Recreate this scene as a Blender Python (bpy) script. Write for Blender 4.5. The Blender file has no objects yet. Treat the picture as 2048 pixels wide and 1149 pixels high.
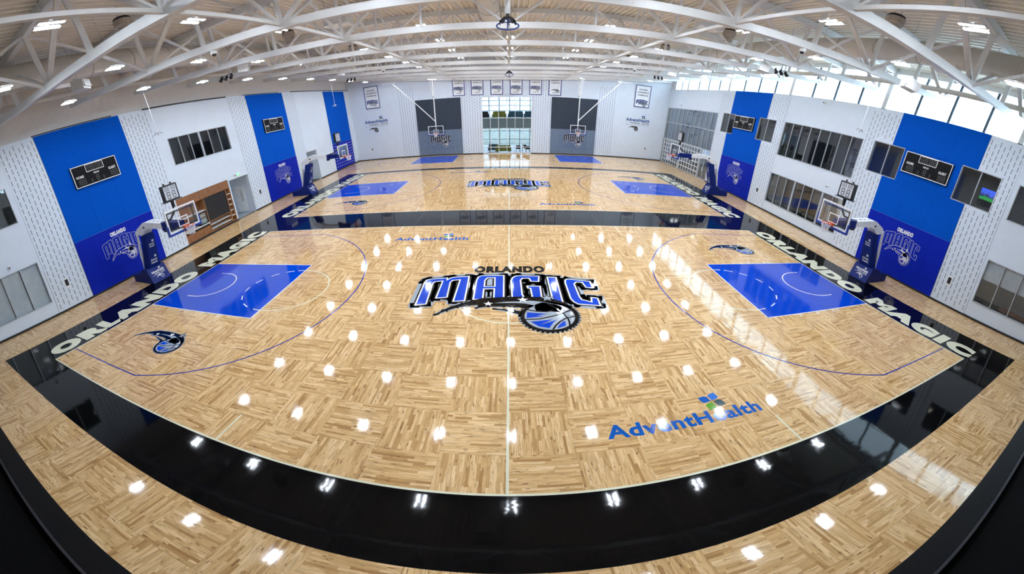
import bpy, bmesh, math, random
from math import sin, cos, pi, radians, atan2, hypot, floor, sqrt
from mathutils import Vector, Matrix
from mathutils.geometry import tessellate_polygon
random.seed(7)
SC = bpy.context.scene
COL = SC.collection

# ------------------------------------------------------------------ camera (stitched wide panorama: equirectangular)
cd = bpy.data.cameras.new('camera')
cam = bpy.data.objects.new('camera', cd); COL.objects.link(cam); SC.camera = cam
cam.location = (0.0536, -11.4704, 6.1441)
cam.rotation_euler = (1.176357, 0.000852, -0.002739)
cd.type = 'PANO'
cd.clip_end = 500
tgt = cd if hasattr(cd, 'panorama_type') else cd.cycles
tgt.panorama_type = 'EQUIRECTANGULAR'
tgt.longitude_min = -1022.22 / 768.6606
tgt.longitude_max = 1025.78 / 768.6606
tgt.latitude_min = (514.879 - 1149) / 768.6606
tgt.latitude_max = 514.879 / 768.6606

# ------------------------------------------------------------------ world, exposure
world = bpy.data.worlds.new('world'); SC.world = world; world.use_nodes = True
bg = world.node_tree.nodes['Background']
bg.inputs[0].default_value = (0.60, 0.82, 1.0, 1); bg.inputs[1].default_value = 11.0
SC.view_settings.view_transform = 'Standard'; SC.view_settings.look = 'None'
SC.view_settings.exposure = 0.14; SC.view_settings.gamma = 1.0
SC.view_settings.use_curve_mapping = False
LAMP = 205.0; UPFILL = 10.0

XL, XR, YF, YN = -19.7, 19.7, 37.7, -11.38
ZD = 12.8

# ------------------------------------------------------------------ node helpers and materials
class NT:
    def __init__(s, m):
        m.use_nodes = True; s.t = m.node_tree; s.n = s.t.nodes; s.l = s.t.links
        s.bsdf = s.n.get('Principled BSDF')
    def put(s, sock, v):
        if isinstance(v, bpy.types.NodeSocket): s.l.new(v, sock)
        else: sock.default_value = v
    def m(s, op, a, b=0.0, c=0.0):
        n = s.n.new('ShaderNodeMath'); n.operation = op
        for i, v in enumerate((a, b, c)): s.put(n.inputs[i], v)
        return n.outputs[0]
    def mixf(s, f, a, b):
        return s.m('ADD', s.m('MULTIPLY', a, s.m('SUBTRACT', 1.0, f)), s.m('MULTIPLY', b, f))
    def mixc(s, f, a, b, mode='MIX'):
        n = s.n.new('ShaderNodeMix'); n.data_type = 'RGBA'; n.blend_type = mode
        s.put(n.inputs[0], f); s.put(n.inputs[6], a); s.put(n.inputs[7], b)
        return n.outputs[2]
    def noise(s, vec, scale, detail=2.0, rough=0.5):
        n = s.n.new('ShaderNodeTexNoise'); n.inputs['Scale'].default_value = scale
        n.inputs['Detail'].default_value = detail; n.inputs['Roughness'].default_value = rough
        if vec is not None: s.l.new(vec, n.inputs['Vector'])
        return n.outputs['Fac']
    def ramp(s, f, stops):
        n = s.n.new('ShaderNodeValToRGB'); s.l.new(f, n.inputs[0])
        el = n.color_ramp.elements
        while len(el) < len(stops): el.new(0.5)
        for e, (p, c) in zip(el, stops): e.position = p; e.color = c if len(c) == 4 else (*c, 1)
        return n.outputs[0]
    def comb(s, x, y, z):
        n = s.n.new('ShaderNodeCombineXYZ')
        for i, v in enumerate((x, y, z)): s.put(n.inputs[i], v)
        return n.outputs[0]
    def pos(s):
        g = s.n.new('ShaderNodeNewGeometry'); x = s.n.new('ShaderNodeSeparateXYZ')
        s.l.new(g.outputs['Position'], x.inputs[0]); return g, x.outputs
    def white(s, vec):
        n = s.n.new('ShaderNodeTexWhiteNoise'); n.noise_dimensions = '2D'; s.l.new(vec, n.inputs['Vector'])
        return n.outputs['Value'], n.outputs['Color']

MATS = {}
def mat(name, col, rough=0.5, metal=0.0, var=0.06, scale=3.0, coat=0.0, bump=0.0, spec=0.5):
    if name in MATS: return MATS[name]
    m = bpy.data.materials.new(name); t = NT(m); b = t.bsdf
    b.inputs['Roughness'].default_value = rough; b.inputs['Metallic'].default_value = metal
    b.inputs['Specular IOR Level'].default_value = spec
    if coat: b.inputs['Coat Weight'].default_value = coat; b.inputs['Coat Roughness'].default_value = 0.05
    g, p = t.pos()
    f = t.noise(g.outputs['Position'], scale, 3.0)
    lo = tuple(c * (1 - var) for c in col[:3]); hi = tuple(min(1, c * (1 + var)) for c in col[:3])
    t.l.new(t.ramp(f, [(0.3, lo), (0.7, hi)]), b.inputs['Base Color'])
    if bump:
        bn = t.n.new('ShaderNodeBump'); bn.inputs['Strength'].default_value = bump; bn.inputs['Distance'].default_value = 0.004
        t.l.new(t.noise(g.outputs['Position'], scale * 20, 2.0), bn.inputs['Height']); t.l.new(bn.outputs[0], b.inputs['Normal'])
    MATS[name] = m; return m

def emit(name, col, st):
    if name in MATS: return MATS[name]
    m = bpy.data.materials.new(name); t = NT(m); b = t.bsdf
    b.inputs['Base Color'].default_value = (*col, 1); b.inputs['Emission Color'].default_value = (*col, 1)
    b.inputs['Emission Strength'].default_value = st
    MATS[name] = m; return m

def glass(name, tint=(0.9, 0.95, 0.96), refl=0.5, base=0.0):
    if name in MATS: return MATS[name]
    m = bpy.data.materials.new(name); t = NT(m); n = t.n; n.remove(t.bsdf)
    tr = n.new('ShaderNodeBsdfTransparent'); tr.inputs[0].default_value = (*tint, 1)
    gl = n.new('ShaderNodeBsdfGlossy'); gl.inputs['Roughness'].default_value = 0.01
    fr = n.new('ShaderNodeFresnel'); fr.inputs[0].default_value = 1.5
    mx = n.new('ShaderNodeMixShader')
    t.l.new(t.m('ADD', t.m('MULTIPLY', fr.outputs[0], refl), base), mx.inputs[0])
    t.l.new(tr.outputs[0], mx.inputs[1]); t.l.new(gl.outputs[0], mx.inputs[2])
    t.l.new(mx.outputs[0], n['Material Output'].inputs[0])
    MATS[name] = m; return m

def floor_mat(name, col=None, rough=0.06):
    """parquet panels of maple strips, turned 90 degrees from panel to panel; with col, gloss paint over the same boards"""
    m = bpy.data.materials.new(name); t = NT(m); b = t.bsdf
    g, p = t.pos(); x, y = p[0], p[1]
    S = 1.2192
    px = t.m('FLOOR', t.m('DIVIDE', x, S)); py = t.m('FLOOR', t.m('DIVIDE', t.m('SUBTRACT', y, 0.61), S))
    par = t.m('SUBTRACT', 1.0, t.m('ABSOLUTE', t.m('MODULO', t.m('ADD', px, py), 2.0)))
    u = t.mixf(par, x, y); v = t.mixf(par, y, x)
    panel = t.white(t.comb(px, py, 0.0))[0]
    strip = t.m('FLOOR', t.m('DIVIDE', v, 0.0572))
    r1 = t.white(t.comb(strip, t.m('MULTIPLY', panel, 77.0), 0.0))[0]
    plank = t.m('FLOOR', t.m('DIVIDE', t.m('ADD', u, t.m('MULTIPLY', r1, 5.0)), t.m('ADD', 0.34, t.m('MULTIPLY', r1, 0.5))))
    rv, rc = t.white(t.comb(t.m('ADD', strip, t.m('MULTIPLY', panel, 31.0)), plank, 0.0))
    b.inputs['Roughness'].default_value = rough; b.inputs['Specular IOR Level'].default_value = 0.42 if col is None else (0.2 if 'black' in name else 0.32)
    if col is None:
        base = t.ramp(rv, [(0.0, (0.44, 0.235, 0.085)), (0.10, (0.58, 0.345, 0.140)), (0.30, (0.70, 0.445, 0.20)), (0.65, (0.79, 0.525, 0.255)), (1.0, (0.88, 0.635, 0.345))])
        grain = t.noise(t.comb(t.m('MULTIPLY', u, 3.0), t.m('MULTIPLY', v, 60.0), t.m('MULTIPLY', rv, 40.0)), 1.0, 3.0)
        c1 = t.mixc(t.ramp(grain, [(0.34, (0.75, 0.75, 0.75)), (0.52, (0, 0, 0))]), base, (0.42, 0.24, 0.10, 1))
        fleck = t.noise(t.comb(t.m('MULTIPLY', u, 5.0), t.m('MULTIPLY', v, 24.0), t.m('MULTIPLY', rv, 90.0)), 1.0, 2.0)
        c2 = t.mixc(t.ramp(fleck, [(0.28, (0.9, 0.9, 0.9)), (0.37, (0, 0, 0))]), c1, (0.20, 0.09, 0.03, 1))
        t.l.new(c2, b.inputs['Base Color'])
    else:
        f = t.noise(g.outputs['Position'], 2.0, 3.0)
        t.l.new(t.ramp(f, [(0.3, tuple(c * 0.95 for c in col)), (0.7, col)]), b.inputs['Base Color'])
    # every strip lies a hair out of level, so lamps break up in the lacquer
    sub = t.n.new('ShaderNodeVectorMath'); sub.operation = 'SUBTRACT'; t.l.new(rc, sub.inputs[0]); sub.inputs[1].default_value = (0.5, 0.5, 0.5)
    sc = t.n.new('ShaderNodeVectorMath'); sc.operation = 'MULTIPLY'; t.l.new(sub.outputs[0], sc.inputs[0]); sc.inputs[1].default_value = (0.0045, 0.0045, 0)
    ad = t.n.new('ShaderNodeVectorMath'); ad.operation = 'ADD'; t.l.new(g.outputs['Normal'], ad.inputs[0]); t.l.new(sc.outputs[0], ad.inputs[1])
    nm = t.n.new('ShaderNodeVectorMath'); nm.operation = 'NORMALIZE'; t.l.new(ad.outputs[0], nm.inputs[0])
    t.l.new(nm.outputs[0], b.inputs['Normal'])
    MATS[name] = m; return m

M_PARQ = floor_mat('parquet')
M_BLK = floor_mat('paint_black', (0.0022, 0.0024, 0.003), 0.05)
M_KEY = floor_mat('paint_blue', (0.0, 0.055, 0.56), 0.07)
M_CRM = floor_mat('paint_cream', (0.78, 0.77, 0.58), 0.1)
M_LNB = floor_mat('paint_line_blue', (0.015, 0.035, 0.30), 0.1)
M_WHT = floor_mat('paint_white', (0.85, 0.85, 0.82), 0.1)
M_SIL = floor_mat('paint_silver', (0.36, 0.41, 0.46), 0.1)
M_ADV = floor_mat('paint_advent_blue', (0.0, 0.10, 0.46), 0.1)
M_ADL = floor_mat('paint_advent_light', (0.04, 0.19, 0.68), 0.1)
M_ADG = floor_mat('paint_advent_green', (0.12, 0.36, 0.02), 0.1)
M_ADD = floor_mat('paint_advent_teal', (0.0, 0.05, 0.06), 0.1)
M_WALL = mat('wall_white', (0.69, 0.76, 0.85), 0.55, var=0.02, scale=1.5)
M_CREAM = mat('wall_cream', (0.78, 0.76, 0.74), 0.6, var=0.03)
M_DECK = mat('deck_paint', (0.80, 0.745, 0.66), 0.5, var=0.03)
M_STEEL = mat('steel_white', (0.74, 0.745, 0.74), 0.4, var=0.03)
M_DUCT = mat('duct_paint', (0.66, 0.615, 0.55), 0.45, var=0.03)
M_RING = mat('duct_ring_paint', (0.50, 0.45, 0.39), 0.5)
M_LBLUE = mat('panel_light_blue', (0.0, 0.085, 0.50), 0.85, var=0.05, scale=6, spec=.08)
M_DBLUE = mat('pad_blue', (0.0, 0.014, 0.37), 0.55, var=0.05, spec=.14)
M_NAVY = mat('goal_pad_navy', (0.001, 0.014, 0.15), 0.45, spec=.25)
M_GREYD = mat('panel_dark_grey', (0.048, 0.060, 0.080), 0.85, spec=.15)
M_GREYL = mat('pad_grey', (0.165, 0.215, 0.285), 0.6, spec=.25)
M_BLACK = mat('black_plastic', (0.012, 0.012, 0.014), 0.35)
M_BASE = mat('rubber_black', (0.012, 0.012, 0.013), 0.5)
M_SLOT = mat('slot_dark', (0.045, 0.05, 0.06), 0.95, spec=.1)
M_ALU = mat('aluminium', (0.47, 0.50, 0.53), 0.35, metal=0.3)
M_ALUW = mat('aluminium_white', (0.75, 0.78, 0.80), 0.35)
M_WHITE = mat('white_enamel', (0.83, 0.84, 0.85), 0.3)
M_BORD = mat('board_line_white', (0.82, 0.82, 0.80), 0.5)
M_BOARD = mat('scoreboard_black', (0.006, 0.006, 0.007), 0.6, spec=.15)
M_DIGIT = mat('digit_grey', (0.10, 0.10, 0.10), 0.5)
M_RIM = mat('rim_orange', (0.75, 0.10, 0.02), 0.35)
M_NET = mat('net_white', (0.85, 0.85, 0.85), 0.7)
M_WOOD = mat('cabinet_walnut', (0.27, 0.115, 0.045), 0.4, var=0.22, scale=5)
M_WOODL = mat('cabinet_edge', (0.40, 0.19, 0.08), 0.4, var=0.15)
M_BANNER = mat('banner_white', (0.78, 0.80, 0.83), 0.8)
M_BNAVY = mat('banner_navy', (0.012, 0.045, 0.20), 0.8)
M_TXT = mat('text_charcoal', (0.07, 0.08, 0.10), 0.7)
M_TXTG = mat('text_grey', (0.18, 0.19, 0.21), 0.7)
M_SILW = mat('vinyl_silver', (0.50, 0.54, 0.58), 0.5)
M_ROOM = mat('office_grey', (0.26, 0.27, 0.28), 0.7)
M_ROOML = mat('office_light', (0.55, 0.56, 0.57), 0.7)
M_SHADE = mat('roller_shade', (0.85, 0.87, 0.88), 0.9)
M_CARPET = mat('carpet_dark', (0.06, 0.06, 0.065), 0.95, var=0.2, scale=30)
M_OLIVE = mat('sofa_olive', (0.20, 0.22, 0.035), 0.8)
M_TEAL = mat('sofa_teal', (0.03, 0.10, 0.15), 0.8)
M_SPAN = mat('spandrel_teal', (0.09, 0.14, 0.15), 0.35)
M_LEAF = mat('leaf_green', (0.03, 0.09, 0.025), 0.6, var=0.3, scale=20)
M_LAWN = mat('plaza_paving', (0.42, 0.44, 0.38), 0.9, var=0.2, scale=0.6)
M_FAN = mat('fan_taupe', (0.42, 0.37, 0.32), 0.5)
M_BLUET = mat('tube_blue', (0.01, 0.07, 0.32), 0.35)
M_GLASS = glass('window_glass', (0.94, 0.96, 0.97), 0.9)
M_GLASSD = glass('tinted_glass', (0.80, 0.85, 0.87), 1.1, 0.02)
M_GLASSC = glass('clear_glass', (0.97, 0.98, 0.98), 0.6)
M_LAMP = emit('lamp_diffuser', (0.88, 0.96, 1.07), LAMP)
M_UPFILL = emit('added_upfill', (0.88, 0.96, 1.07), UPFILL)  # added upward glow that lifts the roof deck
M_EXIT = emit('exit_green', (0.05, 0.9, 0.3), 1.2)
M_TV = None

# ------------------------------------------------------------------ mesh builder
class MB:
    def __init__(s): s.v = []; s.f = []
    def add(s, vs, fs):
        o = len(s.v); s.v += [tuple(v) for v in vs]; s.f += [tuple(i + o for i in f) for f in fs]; return s
    def box(s, x0, x1, y0, y1, z0, z1):
        return s.add([(x0,y0,z0),(x1,y0,z0),(x1,y1,z0),(x0,y1,z0),(x0,y0,z1),(x1,y0,z1),(x1,y1,z1),(x0,y1,z1)],
                     [(3,2,1,0),(4,5,6,7),(0,1,5,4),(1,2,6,5),(2,3,7,6),(3,0,4,7)])
    def hexa(s, b, t):
        return s.add(list(b) + list(t), [(3,2,1,0),(4,5,6,7),(0,1,5,4),(1,2,6,5),(2,3,7,6),(3,0,4,7)])
    def beam(s, p, q, w, h, up=(0,0,1)):
        p = Vector(p); q = Vector(q); d = (q - p).normalized(); u = Vector(up)
        if abs(d.dot(u)) > 0.98: u = Vector((0,1,0))
        a = d.cross(u).normalized() * (w / 2); c = a.cross(d).normalized() * (h / 2)
        r = lambda o: [o - a - c, o + a - c, o + a + c, o - a + c]
        return s.hexa(r(p), r(q))
    def tube(s, pts, r, n=8, closed=False):
        P = [Vector(p) for p in pts]; m = len(P); rings = []
        for i, p in enumerate(P):
            a = P[i-1] if (i > 0 or closed) else p; b = P[(i+1) % m] if (i < m-1 or closed) else p
            d = (b - a).normalized(); u = Vector((0,0,1)) if abs(d.z) < 0.9 else Vector((1,0,0))
            x = d.cross(u).normalized(); y = x.cross(d)
            rr = r[i] if isinstance(r, (list, tuple)) else r
            rings.append([p + x * (rr * cos(2*pi*k/n)) + y * (rr * sin(2*pi*k/n)) for k in range(n)])
        o = len(s.v); s.v += [tuple(v) for R in rings for v in R]
        for i in range(m if closed else m - 1):
            for k in range(n):
                j = (i + 1) % m; k2 = (k + 1) % n
                s.f.append((o+i*n+k, o+i*n+k2, o+j*n+k2, o+j*n+k))
        if not closed:
            s.f.append(tuple(o + k for k in reversed(range(n)))); s.f.append(tuple(o + (m-1)*n + k for k in range(n)))
        return s
    def prism(s, poly, w0, w1, ax='y'):
        """polygon in the plane across ax, pushed from w0 to w1"""
        n = len(poly)
        f = {'y': lambda a, b, w: (a, w, b), 'x': lambda a, b, w: (w, a, b), 'z': lambda a, b, w: (a, b, w)}[ax]
        vs = [f(a, b, w0) for a, b in poly] + [f(a, b, w1) for a, b in poly]
        tr = tessellate_polygon([[Vector((a, b, 0)) for a, b in poly]])
        fs = [tuple(t) for t in tr] + [tuple(i + n for i in reversed(t)) for t in tr]
        fs += [(i, (i+1) % n, n + (i+1) % n, n + i) for i in range(n)]
        return s.add(vs, fs)
    def lathe(s, prof, n=20, c=(0,0)):
        o = len(s.v)
        for r, z in prof:
            for k in range(n): s.v.append((c[0] + r*cos(2*pi*k/n), c[1] + r*sin(2*pi*k/n), z))
        for i in range(len(prof)-1):
            for k in range(n): s.f.append((o+i*n+k, o+i*n+(k+1) % n, o+(i+1)*n+(k+1) % n, o+(i+1)*n+k))
        s.f.append(tuple(o + k for k in reversed(range(n)))); s.f.append(tuple(o + (len(prof)-1)*n + k for k in range(n)))
        return s
    def mesh(s, name, m=None, smooth=False):
        me = bpy.data.meshes.new(name); me.from_pydata(s.v, [], s.f)
        if smooth:
            for p in me.polygons: p.use_smooth = True
        else:
            bm = bmesh.new(); bm.from_mesh(me); bmesh.ops.recalc_face_normals(bm, faces=bm.faces); bm.to_mesh(me); bm.free()
        if m: me.materials.append(m)
        me.update(); return me

def link(name, me, parent=None, loc=None):
    o = bpy.data.objects.new(name, me); COL.objects.link(o)
    if parent is not None:
        o.parent = parent
        if parent.type == 'EMPTY' and not parent.get('_local'):
            o.matrix_parent_inverse = Matrix.Translation(-Vector(parent.location))
    if loc is not None: o.location = loc
    return o
def part(name, mb, m, parent, smooth=False, label=None):
    o = link(name, mb.mesh(name, m, smooth) if isinstance(mb, MB) else mb, parent)
    if label: o['label'] = label
    return o
def tag(o, label=None, cat=None, group=None, kind=None):
    if label: o['label'] = label
    if cat: o['category'] = cat
    if group: o['group'] = group
    if kind: o['kind'] = kind
    return o
def thing(name, label, cat, loc=(0,0,0), rotz=0.0, group=None, local=False):
    o = bpy.data.objects.new(name, None); COL.objects.link(o); o.location = loc; o.rotation_euler = (0,0,rotz)
    o.empty_display_size = 0.2
    if local: o['_local'] = 1
    return tag(o, label, cat, group)
def struct(name, mb, m, label=None):
    o = link(name, mb.mesh(name, m)); o['kind'] = 'structure'
    if label: o['label'] = label
    return o
def copy_tree(o, parent=None):
    c = o.copy(); COL.objects.link(c); c.parent = parent
    for ch in list(o.children): copy_tree(ch, c)
    return c

# ------------------------------------------------------------------ flat shapes (paint, vinyl, lettering)
FL = Matrix.Identity(4)
def basis(xd, yd, nd, o): 
    return Matrix(((xd[0],yd[0],nd[0],o[0]),(xd[1],yd[1],nd[1],o[1]),(xd[2],yd[2],nd[2],o[2]),(0,0,0,1)))
def wallM(side, a=0, z=0, d=0):
    if side == 'L': return basis((0,1,0),(0,0,1),(1,0,0),(XL+d,a,z))
    if side == 'R': return basis((0,-1,0),(0,0,1),(-1,0,0),(XR-d,a,z))
    return basis((1,0,0),(0,0,1),(0,-1,0),(a,YF-d,z))
def flat_mesh(name, polys, m, Mx, lv=0.0):
    """polys: list of [outer, hole, ...] in the plane of Mx; lv = height above that plane"""
    vs = []; fs = []
    for rings in polys:
        o = len(vs); V = [[Vector((a, b, 0)) for a, b in r] for r in rings]
        tr = tessellate_polygon(V)
        pts = [p for r in V for p in r]
        vs += [tuple(Mx @ Vector((p.x, p.y, lv))) for p in pts]
        for t in tr:
            a, b, c = (pts[i] for i in t)
            ar = (b.x-a.x)*(c.y-a.y)-(b.y-a.y)*(c.x-a.x)
            if abs(ar) < 1e-9: continue
            fs.append(tuple(i + o for i in (t if ar > 0 else reversed(t))))
    me = bpy.data.meshes.new(name); me.from_pydata(vs, [], fs); me.materials.append(m); me.update(); return me
def flat(name, polys, m, parent, Mx=FL, lv=0.003, label=None):
    o = link(name, flat_mesh(name, polys, m, Mx, lv), parent)
    if label: o['label'] = label
    return o
def rect(x0, x1, y0, y1): return [(x0,y0),(x1,y0),(x1,y1),(x0,y1)]
def area(p): return sum(p[i][0]*p[(i+1) % len(p)][1]-p[(i+1) % len(p)][0]*p[i][1] for i in range(len(p)))/2
def off(p, d):
    """grow (d>0) or shrink a polygon"""
    if area(p) < 0: p = p[::-1]
    n = len(p); out = []
    for i in range(n):
        a = Vector(p[i-1]); b = Vector(p[i]); c = Vector(p[(i+1) % n])
        e = (b-a).normalized(); f = (c-b).normalized()
        n1 = Vector((e.y,-e.x)); n2 = Vector((f.y,-f.x)); k = n1+n2
        if k.length < 1e-6: k = n1
        k.normalize(); den = max(0.45, k.dot(n1))
        out.append(tuple(b + k*(d/den)))
    return out
def grow(p, d):
    """the polygon with a border of width d all round it"""
    out = [[p]]
    for a, b in zip(p, p[1:]+p[:1]):
        a = Vector(a); b = Vector(b)
        if (b-a).length < 1e-6: continue
        u = (b-a).normalized()*d*.7; n_ = Vector((-u.y, u.x)).normalized()*d
        out.append([[tuple(a-u-n_), tuple(b+u-n_), tuple(b+u+n_), tuple(a-u+n_)]])
    return out
def ringpoly(cx, cy, r0, r1, a0=0, a1=360, n=48):
    A = [radians(a0+(a1-a0)*i/n) for i in range(n+1)]
    return [(cx+r1*cos(a), cy+r1*sin(a)) for a in A] + [(cx+r0*cos(a), cy+r0*sin(a)) for a in reversed(A)]
def stroke(pts, w):
    P = [Vector(p) for p in pts]; L = []; R = []
    for i in range(len(P)):
        d = (P[min(i+1, len(P)-1)]-P[max(i-1, 0)]).normalized(); nn = Vector((-d.y, d.x))*(w/2)
        L.append(tuple(P[i]+nn)); R.append(tuple(P[i]-nn))
    return L + R[::-1]
def star(cx, cy, r, rot=90): 
    return [(cx+(r if k % 2 == 0 else r*0.4)*cos(radians(rot+36*k)), cy+(r if k % 2 == 0 else r*0.4)*sin(radians(rot+36*k))) for k in range(10)]
TX = {}
def text_polys(s, bold):
    key = (s, bold)
    if key in TX: return TX[key]
    cu = bpy.data.curves.new('t', 'FONT'); cu.body = s; cu.size = 1.0; cu.offset = bold; cu.fill_mode = 'FRONT'; cu.space_character = 1+2.2*bold; cu.resolution_u = 4
    ob = bpy.data.objects.new('t', cu); COL.objects.link(ob)
    dg = bpy.context.evaluated_depsgraph_get(); dg.update()
    me = bpy.data.meshes.new_from_object(ob.evaluated_get(dg))
    vs = [(v.co.x, v.co.y) for v in me.vertices]; fs = [tuple(p.vertices) for p in me.polygons]
    bpy.data.objects.remove(ob); bpy.data.curves.remove(cu); bpy.data.meshes.remove(me)
    x0 = min(v[0] for v in vs); x1 = max(v[0] for v in vs); y0 = min(v[1] for v in vs); y1 = max(v[1] for v in vs)
    TX[key] = ([((x-x0)/(x1-x0), (y-y0)/(y1-y0)) for x, y in vs], fs); return TX[key]
def text(name, s, m, parent, Mx, box, lv=0.003, bold=0.02, label=None):
    """lettering stretched to fill box = (x0, x1, y0, y1)"""
    vs, fs = text_polys(s, bold); x0, x1, y0, y1 = box
    me = bpy.data.meshes.new(name)
    me.from_pydata([tuple(Mx @ Vector((x0+(x1-x0)*a, y0+(y1-y0)*b, lv))) for a, b in vs], [], fs); me.materials.append(m); me.update()
    o = link(name, me, parent)
    if label: o['label'] = label
    return o

# team emblem, in metres as it lies on the floor
LG = {
'M':[(-3.06,-0.84),(-3.09,0.89),(-3.05,1.09),(-2.93,1.18),(-2.25,1.33),(-2.25,1.16),(-2.18,1.29),(-2.05,1.37),(-1.45,1.47),(-1.42,-0.47),(-1.85,-0.54),(-1.81,1.1),(-2.03,1.06),(-2.09,0.9),(-2.04,-0.25),(-2.46,-0.34),(-2.44,0.98),(-2.67,0.93),(-2.72,0.78),(-2.66,-0.74)],
'A':[(-1.2,-0.38),(-1.2,1.1),(-1.15,1.39),(-1.02,1.52),(-0.16,1.55),(-0.14,-0.3),(-0.52,-0.3),(-0.53,0.4),(-0.84,0.38),(-0.83,-0.35)],
'Ah':[(-0.83,0.62),(-0.84,1.1),(-0.77,1.27),(-0.54,1.28),(-0.52,0.63)],
'G':[(0.09,-0.24),(0.05,1.03),(0.1,1.3),(0.22,1.47),(0.37,1.52),(1.15,1.47),(1.1,0.96),(0.78,0.98),(0.72,1.24),(0.52,1.24),(0.45,1.1),(0.48,-0.0),(0.53,-0.16),(0.76,-0.19),(0.73,0.43),(0.65,0.44),(0.61,0.66),(1.13,0.64),(1.12,-0.25)],
'I':[(1.39,1.39),(1.77,1.34),(1.79,-0.64),(1.42,-0.4)],
'C':[(2.0,0.89),(2.04,1.11),(2.14,1.21),(2.98,0.98),(2.99,0.39),(2.7,0.44),(2.63,0.86),(2.45,0.88),(2.37,0.76),(2.4,-0.2),(2.44,-0.4),(2.7,-0.55),(2.74,-0.25),(3.0,-0.32),(2.99,-0.9),(2.24,-0.74),(2.1,-0.57),(2.03,-0.33)],
'band':[(-2.28,-1.39),(-2.08,-1.09),(-1.82,-0.83),(-1.51,-0.61),(-1.22,-0.43),(-0.95,-0.3),(-0.9,-0.26),(-0.5,-0.22),(-0.07,-0.17),(0.38,-0.16),(0.83,-0.18),(1.12,-0.22),(1.43,-0.31),(1.68,-0.48),(1.85,-0.64),(1.98,-0.83),(1.91,-1.29),(1.5,-1.27),(1.22,-1.1),(0.95,-0.96),(0.68,-0.86),(0.43,-0.88),(0.17,-0.85),(0.04,-0.8),(-0.15,-0.82),(-0.65,-0.82),(-1.03,-0.93),(-0.94,-0.69),(-1.27,-0.78),(-1.64,-0.9),(-1.94,-1.12),(-2.18,-1.32)],
'streak':[(-0.49,-0.6),(-0.07,-0.51),(0.04,-0.51),(0.37,-0.49),(0.7,-0.44),(1.09,-0.53),(1.43,-0.67),(1.67,-0.86),(1.39,-1.1),(1.08,-0.98),(0.86,-0.77),(0.54,-0.64),(0.22,-0.59),(-0.07,-0.59)],
'strand':[(-0.47,-0.96),(-0.15,-1.0),(0.17,-1.05),(0.44,-1.14),(0.37,-1.37),(0.17,-1.18)],
'seams':[[(0.56,-1.0),(0.73,-1.09),(0.92,-1.15),(1.19,-1.17),(1.39,-1.04)],[(0.49,-1.62),(0.95,-1.59),(1.27,-1.47),(1.6,-1.32),(1.96,-1.08)],[(1.27,-2.19),(1.38,-1.97),(1.52,-1.77),(1.73,-1.58),(2.02,-1.48)],[(1.26,-0.67),(1.51,-0.98),(1.7,-1.32),(1.79,-1.61),(1.8,-1.84),(1.78,-2.06)]],
'bl':[[(0.57,-1.19),(1.2,-1.3),(0.86,-1.39),(1.11,-1.44),(0.54,-1.53)],[(0.65,-1.74),(1.33,-1.63),(0.95,-1.9),(1.45,-1.65),(1.34,-1.78),(1.17,-2.11),(0.88,-2.01)],[(1.4,-2.13),(1.48,-1.94),(1.62,-1.75),(1.69,-1.76),(1.67,-2.0)]],
'hi':[[(1.71,-0.99),(1.8,-0.91),(1.87,-1.04),(1.79,-1.13)],[(1.87,-1.29),(1.97,-1.2),(1.99,-1.36),(1.9,-1.42)],[(1.91,-1.59),(1.96,-1.54),(1.87,-1.79)]]}
BX, BY = 1.25, -1.43
PN = {'edge':'edge','outline':'letter_outline','trim':'letter_trim','fill':'letter_fill','bandedge':'comet_edge','band':'comet','ball':'ball','patch':'ball_patch','seam':'ball_seam','shine':'highlight'}
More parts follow.
